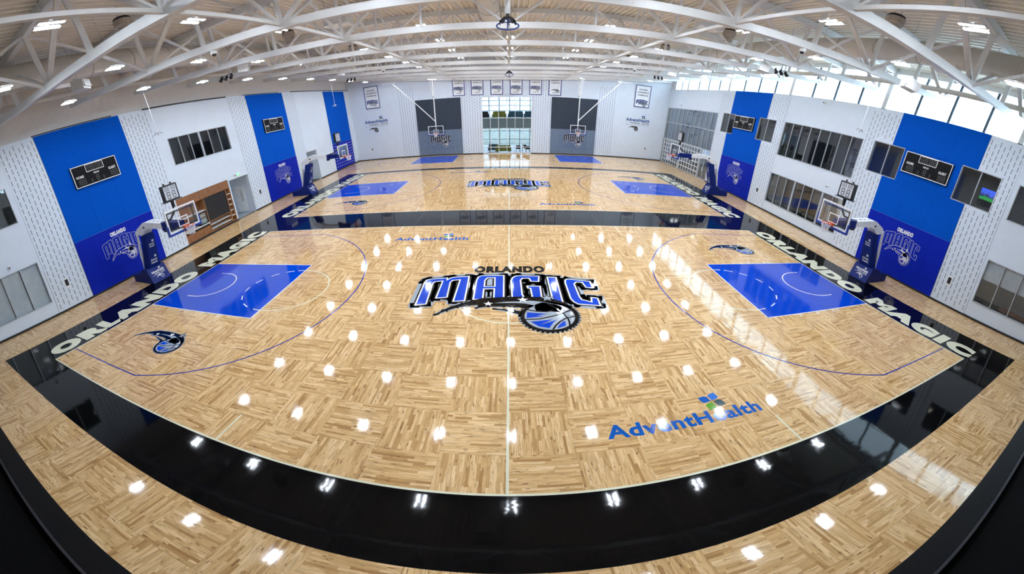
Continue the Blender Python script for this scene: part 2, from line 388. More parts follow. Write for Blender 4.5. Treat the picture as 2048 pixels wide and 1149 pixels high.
def emblem(parent, Mx, pal, letters=True, orlando=True, lv=0.003, step=0.0008, s=1.0, name='team_emblem', split=True):
    """pal: keys edge, outline, trim, fill, bandedge, band, ball, patch, seam, shine, word"""
    Mx = Mx @ Matrix.Diagonal((s, s, 1, 1))
    L = [LG[k] for k in 'MAGIC'] if letters else []
    black = [LG['band'], LG['strand'], ringpoly(BX, BY, 0, 0.9, 0, 360, 40)[:40], star(1.27, -0.28, 0.30)]
    holed = lambda d: [[off(p, d)] if p is not LG['A'] else [off(p, d), off(LG['Ah'], -d)] for p in L]
    lay = []
    e = lambda k, polys: lay.append((k, polys))
    if L: e('edge', [grow(p, 0.20) for p in L])
    e('bandedge', [grow(p, 0.055) for p in black])
    if L:
        ah = grow(LG['Ah'], .08)
        e('outline', [grow(p, .055) if p is not LG['A'] else grow(p, .055)[1:] + [[LG['A'], off(LG['Ah'], -.055)]] for p in L])
        e('trim', [[q] for q in holed(0)]); e('fill', [[q] for q in holed(-.055)])
        e('bandedge2', [grow(p, 0.055) for p in black[:1]])
    e('band', [[[p]] for p in black])
    e('ball', [[[LG['streak']]], [[ringpoly(BX, BY, 0, 0.77, 0, 360, 40)[:40]], [[(.80, -.74), (1.09, -.55), (1.43, -.69), (1.70, -.88), (1.6, -1.2), (.85, -1.1)]]], [[star(1.27, -0.28, 0.22)]]])
    e('patch', [[[p]] for p in LG['bl']])
    e('seam', [[[stroke(p, 0.055)]] for p in LG['seams']])
    e('shine', [[[p]] for p in LG['hi']] + [[[star(-0.66, -0.65, 0.17)]], [[star(0.46, -0.38, 0.2)]]])
    root = bpy.data.objects.new(name, None) if False else None
    for i, (k, polys) in enumerate(lay):
        k = 'bandedge' if k == 'bandedge2' and not pal.get('edge') else k
        if not pal.get(k): continue
        groups = polys if split else [[r for p in polys for r in p]]
        for gp in groups:
            if root is None:
                root = flat(name, gp, pal[k], parent, Mx, lv); root['label'] = pal['label']
            else:
                q = flat(PN[k], gp, pal[k], root, Mx, lv + step*i)
                if not split and len(gp) > 1: q['kind'] = 'stuff'
    if orlando and pal.get('word'):
        text('wordmark', 'ORLANDO', pal['word'], root, Mx, (-1.34, 1.38, 1.76, 2.36), lv + step, 0.075)
    return root
def leaf(cx, cy, r, flip):
    """rounded square with two sharp corners"""
    pts = []
    for q, (sx, sy) in enumerate(((1,1),(-1,1),(-1,-1),(1,-1))):
        sharp = (q % 2 == 0) != flip
        if sharp: pts.append((cx+sx*r, cy+sy*r))
        else:
            rr = 0.75*r; ccx = cx+sx*(r-rr); ccy = cy+sy*(r-rr)
            for i in range(5):
                a = radians(90*q + 90*i/4); pts.append((ccx+rr*cos(a), ccy+rr*sin(a)))
    return pts
def advent(parent, Mx, x0, x1, yb, cap, mats, lv=0.003, name='sponsor_wordmark', label=None, training=None):
    """sponsor lettering between x0 and x1 on base line yb, with its four leaves above"""
    ma, ml, mg, md = mats; w = x1-x0; h = 1.0*cap
    t = text(name, 'AdventHealth', ma, parent, Mx, (x0, x1, yb, yb+h), lv, 0.035, label)
    cx = x0 + 0.72*w; cy = yb + h + 0.075*w; r = 0.030*w; g = 0.036*w
    for k, (sx, sy, m, fl) in enumerate(((-1,1,ma,True),(1,1,ml,False),(-1,-1,mg,False),(1,-1,md,True))):
        flat('leaf', [[leaf(cx+sx*g, cy+sy*g, r, fl)]], m, t, Mx @ Matrix.Translation((cx,cy,0)) @ Matrix.Rotation(radians(12),4,'Z') @ Matrix.Translation((-cx,-cy,0)), lv)
    if training:
        for s_, p, q in (('TRAINING', .18, .60), ('CENTER', .66, 1.0)): text('sub_line', s_, training, t, Mx, (x0+p*w, x0+q*w, yb-0.62*cap-0.02*w, yb-0.17*cap-0.01*w), lv, 0.03)
    return t

# ================================================================== FLOOR
mb = MB(); mb.box(XL-0.3, XR+0.3, YN-0.2, YF+0.3, -0.12, -0.02)
FLOOR = struct('floor', mb, mat('subfloor', (0.10, 0.06, 0.03), 0.9), 'glossy maple parquet gym floor')
S = 1.2192; GAP = 0.0016
cells = []
for i in range(-17, 17):
    for j in range(-11, 32):
        x0, x1, y0, y1 = i*S, (i+1)*S, 0.61+j*S, 0.61+(j+1)*S
        cx0, cx1, cy0, cy1 = max(x0, XL-.02), min(x1, XR+.02), max(y0, YN), min(y1, YF+.02)
        if cx1-cx0 < 0.02 or cy1-cy0 < 0.02: continue
        full = (cx1-cx0 > S-1e-6 and cy1-cy0 > S-1e-6)
        d = hypot((x0+x1)/2, (y0+y1)/2+11.47)
        vis = d > 1.0
        cells.append((0 if (full and vis) else 1, d, cx0, cx1, cy0, cy1))
cells.sort()
pm = MB().box(GAP, S-GAP, GAP, S-GAP, -0.02, 0.0).mesh('parquet_panel', M_PARQ)
rest = MB()
for n, (fl, d, x0, x1, y0, y1) in enumerate(cells):
    if n < 300: link('parquet_panel', pm, FLOOR, (x0, y0, 0))
    else: rest.box(x0+GAP, x1-GAP, y0+GAP, y1-GAP, -0.02, 0.0)
part('parquet_field', rest, M_PARQ, FLOOR)['kind'] = 'stuff'

X0, Y0, F = 14.325, 7.62, 0.3048
SEP = 18.31
AX = 16.88
def P(name, polys, m, lv, label=None, parent=FLOOR):
    for p_ in polys: flat(name, [p_], m, parent, FL, lv, label)
o = .05
P('painted_apron', [[rect(-AX, AX, -9.22, -Y0-o)], [rect(-X0-o, X0+o, Y0+o, SEP-Y0-o)], [rect(-AX, AX, SEP+Y0+o, 27.02)],
    [rect(-AX, -X0-o, -Y0-o, SEP+Y0+o)], [rect(X0+o, AX, -Y0-o, SEP+Y0+o)]], M_BLK, 0.0008, 'gloss black painted border around both courts')
def frame_rect(x0, x1, y0, y1, w): return [[rect(x0, x1, y0, y1), rect(x0+w, x1-w, y0+w, y1-w)]]
LW = 0.05
for ci, cy in enumerate((0.0, SEP)):
    P('boundary_line', frame_rect(-X0-o, X0+o, cy-Y0-o, cy+Y0+o, o), M_CRM, 0.0016)
    P('halfway_line', [[rect(-LW/2, LW/2, cy-Y0, cy+Y0)]], M_CRM, 0.0016)
    P('centre_circle', [[ringpoly(0, cy, 1.78, 1.83, 0, 360, 64)], [ringpoly(0, cy, .59, .61, 0, 360, 40)]], M_CRM, 0.0020)
    for sx in (-1, 1):
        mir = lambda p: [(sx*a, cy+b) for a, b in p]
        kx = X0-19*F; ky = 8*F
        P('free_throw_lane', [[mir(rect(kx, X0, -ky, ky))]], M_KEY, 0.0012, 'blue painted free throw lane')
        P('lane_line', [[mir(rect(kx-.0, X0, ky-LW, ky))], [mir(rect(kx, X0, -ky, -ky+LW))], [mir(rect(kx, kx+LW, -ky, ky))]], M_WHT, 0.0020)
        P('free_throw_circle', [[mir(ringpoly(kx, 0, 6*F-LW, 6*F, 78, 282, 40))]], M_CRM, 0.0020)
        da = [[mir(ringpoly(kx, 0, 6*F-LW, 6*F, a, a+12.5, 4))] for a in (-66, -40, -14, 12, 38, 60)]
        P('free_throw_dashes', da, M_WHT, 0.0020)
        bx = X0-5.25*F
        P('restricted_arc', [[mir(ringpoly(bx, 0, 4*F, 4*F+LW, 90, 270, 32))], [mir(rect(bx, bx+.38, 4*F, 4*F+LW))], [mir(rect(bx, bx+.38, -4*F-LW, -4*F))]], M_WHT, 0.0020)
        R3 = 23.75*F; yc = 22*F; ang = math.degrees(math.asin(yc/R3))
        P('three_point_line', [[mir(ringpoly(bx, 0, R3-LW, R3, 180-ang, 180+ang, 72))], [mir(rect(bx-R3*cos(radians(ang)), X0, yc-LW, yc))], [mir(rect(bx-R3*cos(radians(ang)), X0, -yc, -yc+LW))]], M_LNB, 0.0016)
        hs = []
        for xx in (X0-7*F, X0-8*F, X0-11*F, X0-14*F):
            for s2 in (-1, 1): hs.append([mir(rect(xx-LW/2, xx+LW/2, s2*(ky+.09)-.09, s2*(ky+.09)+.09))])
        P('lane_hash_mark', hs, M_WHT, 0.0016)
        P('sideline_hash_mark', [[mir(rect(5.62, 5.67, -Y0, -Y0+.92))], [mir(rect(5.62, 5.67, Y0-.92, Y0))]], M_CRM, 0.0016)
        MX = basis((0,1,0),(-1,0,0),(0,0,1),(-X0-.22, cy, 0)) if sx < 0 else basis((0,-1,0),(1,0,0),(0,0,1),(X0+.22, cy, 0))
        text('baseline_lettering', 'ORLANDO', M_CRM, FLOOR, MX, (-7.5, 1.32, 0.0, 1.16), 0.0020, 0.085, 'cream block letters along the black baseline apron')
        text('baseline_lettering', 'MAGIC', M_CRM, FLOOR, MX, (2.05, 7.72, 0.0, 1.16), 0.0020, 0.085, 'cream block letters along the black baseline apron')
    pal = dict(edge=M_SIL, bandedge=M_SIL, outline=M_BLK, band=M_BLK, trim=M_WHT, fill=M_KEY, patch=M_KEY, ball=M_SIL, seam=M_BLK, shine=M_WHT, word=M_BLK, label='large blue and black team emblem painted over the centre circle')
    emblem(FLOOR, Matrix.Translation((0, cy, 0)), pal, lv=0.0026)
    pal = dict(pal, label='small ball and comet emblem painted on the floor')
    for (ex, ey) in ((-10.42, -4.85), (11.75, 4.15)):
        emblem(FLOOR, Matrix.Translation((ex-BX*.6, cy+ey-BY*.6, 0)), pal, letters=False, orlando=False, lv=0.0026, s=.6)
    am = (M_ADV, M_ADL, M_ADG, M_ADD)
    advent(FLOOR, FL, 1.88, 5.47, cy-6.43, .40, am, 0.0024, label='blue sponsor lettering painted near the sideline')
    advent(FLOOR, FL, -5.53, -1.93, cy+5.42, .40, am, 0.0024, label='blue sponsor lettering painted near the sideline')
# cross courts at the far wall
for cx in (-8.6, 7.85):
    b = 36.72; ky = 8*F; ky2 = 19*F
    P('free_throw_lane', [[rect(cx-ky, cx+ky, b-ky2, b)]], M_KEY, 0.0012, 'blue painted free throw lane')
    P('lane_line', [[rect(cx-ky, cx-ky+LW, b-ky2, b)], [rect(cx+ky-LW, cx+ky, b-ky2, b)], [rect(cx-ky, cx+ky, b-ky2, b-ky2+LW)]], M_WHT, 0.0020)
    P('restricted_arc', [[ringpoly(cx, b-5.25*F, 4*F, 4*F+LW, 180, 360, 32)]], M_WHT, 0.0020)
    P('free_throw_dashes', [[ringpoly(cx, b-ky2, 6*F-LW, 6*F, a, a+12.5, 4)] for a in (20, 46, 72, 98, 124, 150)], M_WHT, 0.0020)
    P('three_point_line', [[ringpoly(cx, b-5.25*F, 23.7*F-LW, 23.7*F, 183, 357, 64)]], M_LNB, 0.0016)
    xs = cx-25*F if cx < 0 else cx+25*F
    P('boundary_line', [[rect(xs-LW/2, xs+LW/2, 27.02, b)], [rect(cx-25*F, cx+25*F, b, b+LW)]], M_CRM, 0.0016)

# ================================================================== WALLS
ORD = ['first', 'second', 'third', 'fourth', 'fifth', 'sixth', 'seventh', 'eighth', 'ninth', 'tenth', 'eleventh', 'twelfth']
def cutgrid(a0, a1, z0, z1, holes):
    """rectangles that tile [a0,a1]x[z0,z1] minus holes"""
    A = sorted({a0, a1, *[min(max(h[k], a0), a1) for h in holes for k in (0, 1)]})
    Z = sorted({z0, z1, *[min(max(h[k], z0), z1) for h in holes for k in (2, 3)]})
    out = []
    for p, q in zip(A, A[1:]):
        run = None
        for r, s in zip(Z, Z[1:]):
            inside = any(h[0] <= (p+q)/2 <= h[1] and h[2] <= (r+s)/2 <= h[3] for h in holes)
            if inside:
                if run: out.append(run); run = None
            else: run = (p, q, run[2] if run else r, s)
        if run: out.append(run)
    return out
def wbox(mb, side, a0, a1, z0, z1, d0, d1):
    if side == 'L': mb.box(XL+d0, XL+d1, a0, a1, z0, z1)
    elif side == 'R': mb.box(XR-d1, XR-d0, a0, a1, z0, z1)
    else: mb.box(a0, a1, YF-d1, YF-d0, z0, z1)
    return mb
def wpt(side, a, z, d):
    return {'L': (XL+d, a, z), 'R': (XR-d, a, z), 'F': (a, YF-d, z)}[side]
ZT = 9.86
WIN = {  # side, a0, a1, z0, z1, panes, thick mullions
 'L1': ('L', -9.6, -5.28, 5.60, 7.60, 4, ()), 'L2': ('L', -9.5, -5.12, 0.83, 3.26, 4, ()), 'LB': ('L', 6.31, 12.50, 5.57, 7.53, 6, (3,)),
 'RE': ('R', 1.96, 4.41, 5.67, 7.73, 2, ()), 'RF': ('R', -4.46, -1.98, 5.75, 7.80, 2, ()), 'RG': ('R', -9.7, -5.48, 5.77, 7.80, 4, ()),
 'RH': ('R', -9.6, -5.38, 0.95, 3.46, 4, ()), 'RI': ('R', 5.31, 13.56, 4.80, 7.62, 8, ()), 'RJ': ('R', 14.62, 17.05, 5.60, 7.60, 2, ()),
 'RK': ('R', 5.35, 13.65, 0.83, 3.28, 8, (2, 5)), 'RM': ('R', 20.95, 23.30, 5.56, 7.55, 2, ())}
hl = [WIN[k][1:5] for k in ('L1', 'L2', 'LB')] + [(5.36, 10.98, 0, 3.36), (11.10, 13.57, 0, 3.22), (23.8, 26.1, 0, 3.3)]
mb = MB()
for a0, a1, z0, z1 in cutgrid(YN-.2, YF+.3, 0, ZT, hl): wbox(mb, 'L', a0, a1, z0, z1, -0.28, 0)
struct('wall_left', mb, M_WALL)
mb = MB(); wbox(mb, 'L', YN-.2, YF+.3, ZT, ZD+.2, -0.55, -0.25); wbox(mb, 'L', YN-.2, YF+.3, ZT-.12, ZT, -0.28, -.002)
struct('wall_left_upper', mb, M_CREAM)
GLW = (24.3, YF-.02, 0, 7.47)
hr = [WIN[k][1:5] for k in WIN if WIN[k][0] == 'R'] + [GLW]
mb = MB()
for a0, a1, z0, z1 in cutgrid(YN-.2, YF+.3, 0, ZT, hr): wbox(mb, 'R', a0, a1, z0, z1, -0.28, 0)
struct('wall_right', mb, M_WALL)
FWIN = (-3.3, 2.65, 0.06, 7.3)
mb = MB()
for a0, a1, z0, z1 in cutgrid(XL-.6, XR+.6, 0, ZD+.2, [FWIN]): wbox(mb, 'F', a0, a1, z0, z1, -0.28, 0)
struct('wall_far', mb, M_WALL)
# low guard wall of the gallery from which one looks down
mb = MB(); mb.box(XL-.3, XR+.3, YN-0.22, YN, 0, 4.92); struct('wall_near', mb, M_BASE)
mb = MB(); mb.box(XL-.3, XR+.3, YN-.085, YN+.004, 4.92, 4.965); struct('trim_1', mb, mat('guard_cap_black', (0.005, 0.0052, 0.0065), 0.6, spec=.2))
mb = MB(); mb.box(XL-.3, XR+.3, YN-.098, YN-.087, 4.92, 4.975); struct('trim_4', mb, mat('guard_rim', (0.03, 0.032, 0.042), 0.5))
mb = MB(); mb.box(XL-.3, XR+.3, YN-.6, YN-.10, 4.90, 4.95); struct('trim_5', mb, mat('guard_shelf_black', (0.0025, 0.0025, 0.003), 0.8, spec=.1))
mb = MB(); mb.box(XL-.3, XR+.3, -20, YN-.22, 3.7, 3.9); struct('floor_gallery', mb, M_CARPET)
mb = MB(); mb.box(XL-.6, XR+.6, -20.3, -20, 3.7, ZD+.2); struct('wall_gallery', mb, M_WALL)
for nm, sd, a0, a1 in (('wall_gallery_side', 'L', -20.3, YN-.2), ('wall_gallery_side', 'R', -20.3, YN-.2)):
    mb = MB(); wbox(mb, sd, a0, a1, 3.7, ZD+.2, -0.3, 0); struct(nm, mb, M_WALL)
# skirting
for nm, sd, a0, a1, skip in (('baseboard_left', 'L', YN, YF, [(11.10, 13.57), (23.8, 26.1)]), ('baseboard_right', 'R', YN, 24.3, []), ('baseboard_far', 'F', XL, XR, [(-3.3, 2.65)])):
    mb = MB()
    for p, q, r, s in cutgrid(a0, a1, 0, 0.11, [(u, v, -1, 1) for u, v in skip]): wbox(mb, sd, p, q, r, s, 0, 0.075)
    struct(nm, mb, M_BASE)
# dark shade pockets along the head of the left wall
mb = MB(); wbox(mb, 'L', 5.1, 13.45, 9.80, 9.90, 0, .04); wbox(mb, 'L', 23.3, 37.6, 9.84, 9.92, 0, .04); wbox(mb, 'L', -2.75, 2.65, 9.83, 9.88, 0, .075); wbox(mb, 'L', 15.6, 21.0, 9.83, 9.88, 0, .075)
struct('trim_2', mb, M_BASE)
mb = MB(); wbox(mb, 'L', 5.33, 13.57, 5.47, 5.50, 0, .02); struct('trim_3', mb, M_WALL)

# ------------------------------------------------------------------ slotted acoustic panels
def slotted(side, a0, a1, z1, holes, label):
    t = thing('slotted_panel', label, 'wall panel', wpt(side, (a0+a1)/2, 0, 0), group='white slotted wall panels')
    mb = MB()
    for p, q, r, s in cutgrid(a0, a1, 0.11, z1, holes): wbox(mb, side, p, q, r, s, 0.003, 0.03)
    part('panel_board', mb, M_WALL, t)
    Mx = wallM(side, 0, 0, 0.03); sg = -1 if side == 'R' else 1
    n = max(2, round((a1-a0)/0.285)); polys = []
    for i in range(n):
        a = a0+(a1-a0)*(i+.5)/n; z = 0.25 + (0.2 if i % 2 else 0)
        while z+.3 < z1-.05:
            if not any(h[0]-.03 < a < h[1]+.03 and z < h[3]+.02 and z+.3 > h[2]-.02 for h in holes):
                polys.append([rect(sg*a-.015, sg*a+.015, z, z+.30)])
            z += 0.405
    flat('slot_pattern', polys, M_SLOT, t, Mx, 0.0015)['kind'] = 'stuff'
hR = [WIN[k][1:5] for k in WIN if WIN[k][0] == 'R']
slotted('L', -4.95, -2.72, ZT-.12, [], 'white slotted wall panel left of the nearer blue padding, left wall')
slotted('L', 3.14, 5.33, ZT-.12, [], 'white slotted wall panel between the nearer blue padding and the walnut cabinet')
slotted('L', 13.60, 15.88, ZT-.12, [], 'white slotted wall panel between the doorway recess and second blue padding, left wall')
slotted('L', 21.62, 23.78, ZT-.12, [], 'white slotted wall panel beyond the second scoreboard, left wall')
slotted('R', -5.2, -2.96, ZT, hR, 'white slotted wall panel nearest the camera on the right wall')
slotted('R', 2.99, 5.29, ZT, hR, 'white slotted wall panel between nearer blue padding and long office windows, right wall')
slotted('R', 13.68, 16.03, ZT, hR, 'white slotted wall panel beyond the long office windows, right wall')
slotted('R', 21.92, 24.28, ZT, hR, 'white slotted wall panel beside the tall glass wall, right wall')
slotted('F', -13.4, -11.32, 9.5, [], 'white slotted wall panel left of the left grey padding, far wall')
slotted('F', -5.76, -3.36, 10.6, [], 'white slotted wall panel between left grey padding and the far window')
slotted('F', 2.71, 4.95, 10.6, [], 'white slotted wall panel between the far window and right grey padding')
slotted('F', 10.56, 12.75, 9.5, [], 'white slotted wall panel right of the right grey padding, far wall')

# ------------------------------------------------------------------ wall padding with emblems
def padding(side, a0, a1, zs, zt, holes, label, mu, ml, pal, rows=(5.55, 7.7), lz=2.06, sc=.43, ncol=5, arrows=False, ea=None):
    t = thing('wall_padding', label, 'wall padding', wpt(side, (a0+a1)/2, 0, 0), group='padded panels with team emblems')
    bk = MB()
    for r in cutgrid(a0+.01, a1-.01, .12, zt-.01, holes): wbox(bk, side, *r, .003, .03)
    part('backing_board', bk, mat('backing_blue', (0.0, .03, .2), .8, spec=.1) if ml is M_DBLUE else M_GREYD, t)
    zz = [zs] + [r for r in rows if zs < r < zt] + [zt]
    for z0, z1 in zip(zz, zz[1:]):
        for i in range(3):
            p = a0+(a1-a0)*i/3; q = a0+(a1-a0)*(i+1)/3
            mb = MB()
            for r in cutgrid(p+.003, q-.003, z0+.003, z1-.003, holes): wbox(mb, side, *r, .03, .055)
            if mb.v: part('upper_panel', mb, mu, t)
    for z0, z1 in ((.11, .95), (.95, zs)):
        for i in range(ncol):
            p = a0+(a1-a0)*i/ncol; q = a0+(a1-a0)*(i+1)/ncol
            part('lower_pad', wbox(MB(), side, p+.004, q-.004, z0+.004, z1-.006, .03, .08), ml, t)
    mb = MB(); wbox(mb, side, a0, a1, zs-.012, zs+.012, 0, .086); part('divider_rail', mb, mat('rail_blue', (0.02, 0.09, 0.42), .4) if ml is M_DBLUE else M_GREYL, t)
    if pal:
        e = (a0+a1)/2 if ea is None else ea
        emblem(t, wallM(side, e, lz, .08), pal, lv=.0015, step=.0008, s=sc)
    if arrows:
        polys = []
        for i in range(9):
            for j in range(8):
                a = a0+.4+(a1-a0-.8)*i/8; z = .45+j*.36
                polys.append([[(a-.2, z-.03), (a+.2, z-.01), (a+.2, z+.03), (a-.2, z+.01)]])
        for q_ in polys: flat('printed_dash', [q_], M_BORD, t, wallM(side, 0, 0, .08), .002)
    return t
palB = dict(outline=M_SILW, trim=M_DBLUE, bandedge=M_BORD, band=M_DBLUE, ball=M_BORD, patch=M_DBLUE, seam=M_DBLUE, shine=M_BORD, word=M_BORD, label='white outlined team emblem on the lower blue pads')
palG = dict(outline=M_BORD, trim=M_BLACK, bandedge=M_BORD, band=M_BLACK, ball=M_BORD, patch=M_BLACK, seam=M_BLACK, shine=M_BORD, word=M_BLACK, label='black team emblem on the lower grey pads')
padding('L', -2.68, 3.12, 3.36, 9.80, [], 'two-tone blue wall padding behind the nearer left basketball goal', M_LBLUE, M_DBLUE, palB, ea=.25)
padding('L', 15.9, 21.6, 3.34, 9.80, [], 'two-tone blue wall padding behind the farther left basketball goal', M_LBLUE, M_DBLUE, palB)
padding('L', 30.3, 36.05, 3.28, 9.75, [], 'two-tone blue wall padding with white dashes in the far left corner', M_LBLUE, M_DBLUE, None, arrows=True)
padding('R', -2.94, 2.97, 3.46, ZT+.04, hR, 'two-tone blue wall padding behind the nearer right basketball goal', M_LBLUE, M_DBLUE, palB, ea=0)
padding('R', 16.05, 21.9, 3.33, ZT+.02, hR, 'two-tone blue wall padding behind the farther right basketball goal', M_LBLUE, M_DBLUE, palB)
padding('F', -11.3, -5.78, 3.29, 7.38, [], 'grey wall padding behind the left suspended goal, far wall', M_GREYD, M_GREYL, palG, rows=(5.3,), ea=-8.45)
padding('F', 4.97, 10.54, 3.29, 7.38, [], 'grey wall padding behind the right suspended goal, far wall', M_GREYD, M_GREYL, palG, rows=(5.3,), ea=7.93)

# ------------------------------------------------------------------ windows
wn = [0]
def window(key, gl, shades=()):
    side, a0, a1, z0, z1, n, thick = WIN[key]
    wn[0] += 1
    o = bpy.data.objects.new('window_%d' % wn[0], None); COL.objects.link(o); o.location = wpt(side, (a0+a1)/2, z0, 0); o['kind'] = 'structure'
    mb = MB(); f = .05
    for r in ((a0, a1, z0, z0+f), (a0, a1, z1-f, z1), (a0, a0+f, z0+f, z1-f), (a1-f, a1, z0+f, z1-f)): wbox(mb, side, *r, -.14, .03)
    part('window_frame', mb, M_ALU, o)
    for i in range(1, n):
        a = a0+(a1-a0)*i/n; w = .09 if i in thick else .025
        part('mullion', wbox(MB(), side, a-w, a+w, z0+f, z1-f, -.12, -.01), M_ALU, o)
    for i in range(n):
        p = a0+(a1-a0)*i/n+.02; q = a0+(a1-a0)*(i+1)/n-.02
        part('pane', wbox(MB(), side, p, q, z0+.03, z1-.03, -.075, -.067), gl, o)
    for i, zf in shades:
        p = a0+(a1-a0)*i/n+.035; q = a0+(a1-a0)*(i+1)/n-.035
        part('roller_shade', wbox(MB(), side, p, q, z1-(z1-z0)*zf, z1-.05, -.20, -.19), M_SHADE, o)
    return o
window('L1', M_GLASSD); window('L2', M_GLASS, [(i, 1.0) for i in range(4)]); window('LB', M_GLASSD)
window('RE', M_GLASS); window('RF', M_GLASS); window('RG', M_GLASS); window('RH', M_GLASS, [(0, .46), (1, .46), (2, .46), (3, .46)])
window('RI', M_GLASS); window('RJ', M_GLASS); window('RK', M_GLASS, [(0, .46), (1, .46), (2, .46), (6, .98), (7, .98)]); window('RM', M_GLASS)

# rooms behind the windows
def room(name, side, a0, a1, z0, z1, depth, mw, mf, lit=0, power=5):
    T = .08; D = -.29
    struct(name + '_back', wbox(MB(), side, a0, a1, z0, z1, D-depth-T, D-depth), mw)
    struct(name + '_side', wbox(MB(), side, a0-T, a0, z0, z1, D-depth, D), mw); struct(name + '_side', wbox(MB(), side, a1, a1+T, z0, z1, D-depth, D), mw)
    struct('ceiling_' + name[5:], wbox(MB(), side, a0, a1, z1, z1+T, D-depth, D), mw)
    struct('floor_' + name[5:], wbox(MB(), side, a0, a1, z0-T, z0, D-depth, D), mf)
    n = int((a1-a0)/2.4) if lit else 0
    for i in range(n):
        a = a0+(a1-a0)*(i+.5)/n
        lo = link('office_added_light', wbox(MB(), side, a-.3, a+.3, z1-.03, z1-.001, D-depth*.55-.3, D-depth*.55+.3).mesh('office_added_light', emit('office_added_panel_%g' % power, (1, .93, .82), power)))  # panels added to brighten the offices; upper right ones stand for visible downlights
        tag(lo, 'square light added in the %s, %s from the camera' % (lit, ORD[i]), 'ceiling light', 'added lights in the ' + lit)
room('wall_office', 'L', -11.3, -3.0, 4.3, 8.4, 4, M_ROOML, M_CARPET, 'near upper left office', 1.5); room('wall_office', 'L', -11.3, -3.0, 0.0, 3.7, 3, M_ROOML, M_CARPET)
room('wall_office', 'L', 5.8, 13.2, 4.3, 8.4, 4, M_ROOML, M_CARPET, 'upper left office', 1.5)
room('wall_office', 'R', -11.3, 4.9, 4.35, 8.4, 5, M_ROOM, M_CARPET, 'near upper right office', 2.5); room('wall_office', 'R', 5.05, 14.1, 4.35, 8.4, 6, M_ROOM, M_CARPET, 'long upper right office', 1.2)
room('wall_office', 'R', 14.3, 23.9, 4.35, 8.4, 4, M_ROOML, M_CARPET, 'upper right office beside the farther scoreboard'); room('wall_office', 'R', -11.3, 4.0, 0.0, 3.9, 5, M_ROOML, M_CARPET, 'near lower right office')
room('wall_office', 'R', 5.05, 14.1, 0.0, 3.9, 6, M_ROOML, mat('office_floor', (0.20, 0.15, 0.10), .4), 'long lower right office')

# clerestory along the right wall
cl = bpy.data.objects.new('window_20', None); COL.objects.link(cl); cl.location = (XR, 13, ZT); cl['kind'] = 'structure'
cols = [-4.6, 4.70, 13.95, 23.4, 32.8]
mb = MB(); wbox(mb, 'R', YN-.2, YF, ZT, ZT+.06, -.3, -.02); wbox(mb, 'R', YN-.2, YF, 12.45, ZD+.2, -.35, -.1); wbox(mb, 'R', 36.6, YF+.3, ZT, ZD, -.35, -.1)
part('window_frame', mb, M_STEEL, cl)
edges = []
for c0, c1 in zip([-13.9]+cols, cols+[42]):
    edges += [c0+(c1-c0)*i/4 for i in range(4)]
edges = [e for e in edges if YN < e < 36.6]
for e in edges:
    if min(abs(e-c) for c in cols) < .1: continue
    mb = MB(); wbox(mb, 'R', e-.085, e-.025, ZT+.06, 12.45, -.28, -.22); wbox(mb, 'R', e+.025, e+.085, ZT+.06, 12.45, -.28, -.22); wbox(mb, 'R', e-.03, e+.03, ZT+.06, 12.45, -.27, -.25)
    part('mullion', mb, mat('mullion_slate', (0.10, 0.15, 0.21), .5), cl)
for p, q in zip([YN]+edges, edges+[36.6]):
    if q-p > .1: part('pane', wbox(MB(), 'R', p+.03, q-.03, ZT+.06, 12.45, -.256, -.248), M_GLASSC, cl)
for c in cols:
    t = thing('steel_column', 'white steel column between clerestory panes, ' + {-4.6: 'nearest the camera', 4.70: 'above the nearer slotted panels', 13.95: 'beyond the long office windows', 23.4: 'above the tall glass wall edge', 32.8: 'nearest the far wall'}[c], 'column', (XR+.1, c, ZT), group='clerestory columns')
    part('column_shaft', MB().box(XR+.02, XR+.20, c-.16, c+.16, ZT, 12.6), M_STEEL, t)
    part('column_plate', MB().box(XR-.0, XR+.22, c-.2, c+.2, 12.42, 12.47), M_STEEL, t)

# ------------------------------------------------------------------ tall glass wall, right far
gw = bpy.data.objects.new('window_21', None); COL.objects.link(gw); gw.location = (XR, 31, 0); gw['kind'] = 'structure'
a0, a1 = GLW[0], GLW[1]
mb = MB()
for z in (7.42, 5.46, 3.27): wbox(mb, 'R', a0, a1, z-.045, z+.045, -.14, .02)
for a in (a0+.05, a1-.05): wbox(mb, 'R', a-.05, a+.05, 0, 7.42, -.14, .02)
part('window_frame', mb, M_ALU, gw)
nb = 11
for i in range(1, nb):
    a = a0+(a1-a0)*i/nb
    part('mullion', wbox(MB(), 'R', a-.03, a+.03, 3.3, 7.4, -.13, .0), M_ALU, gw)
for i in range(nb):
    p = a0+(a1-a0)*i/nb+.03; q = a0+(a1-a0)*(i+1)/nb-.03
    for z0, z1 in ((3.32, 5.41), (5.51, 7.37)): part('pane', wbox(MB(), 'R', p, q, z0, z1, -.075, -.067), M_GLASS, gw)
dn = [0]
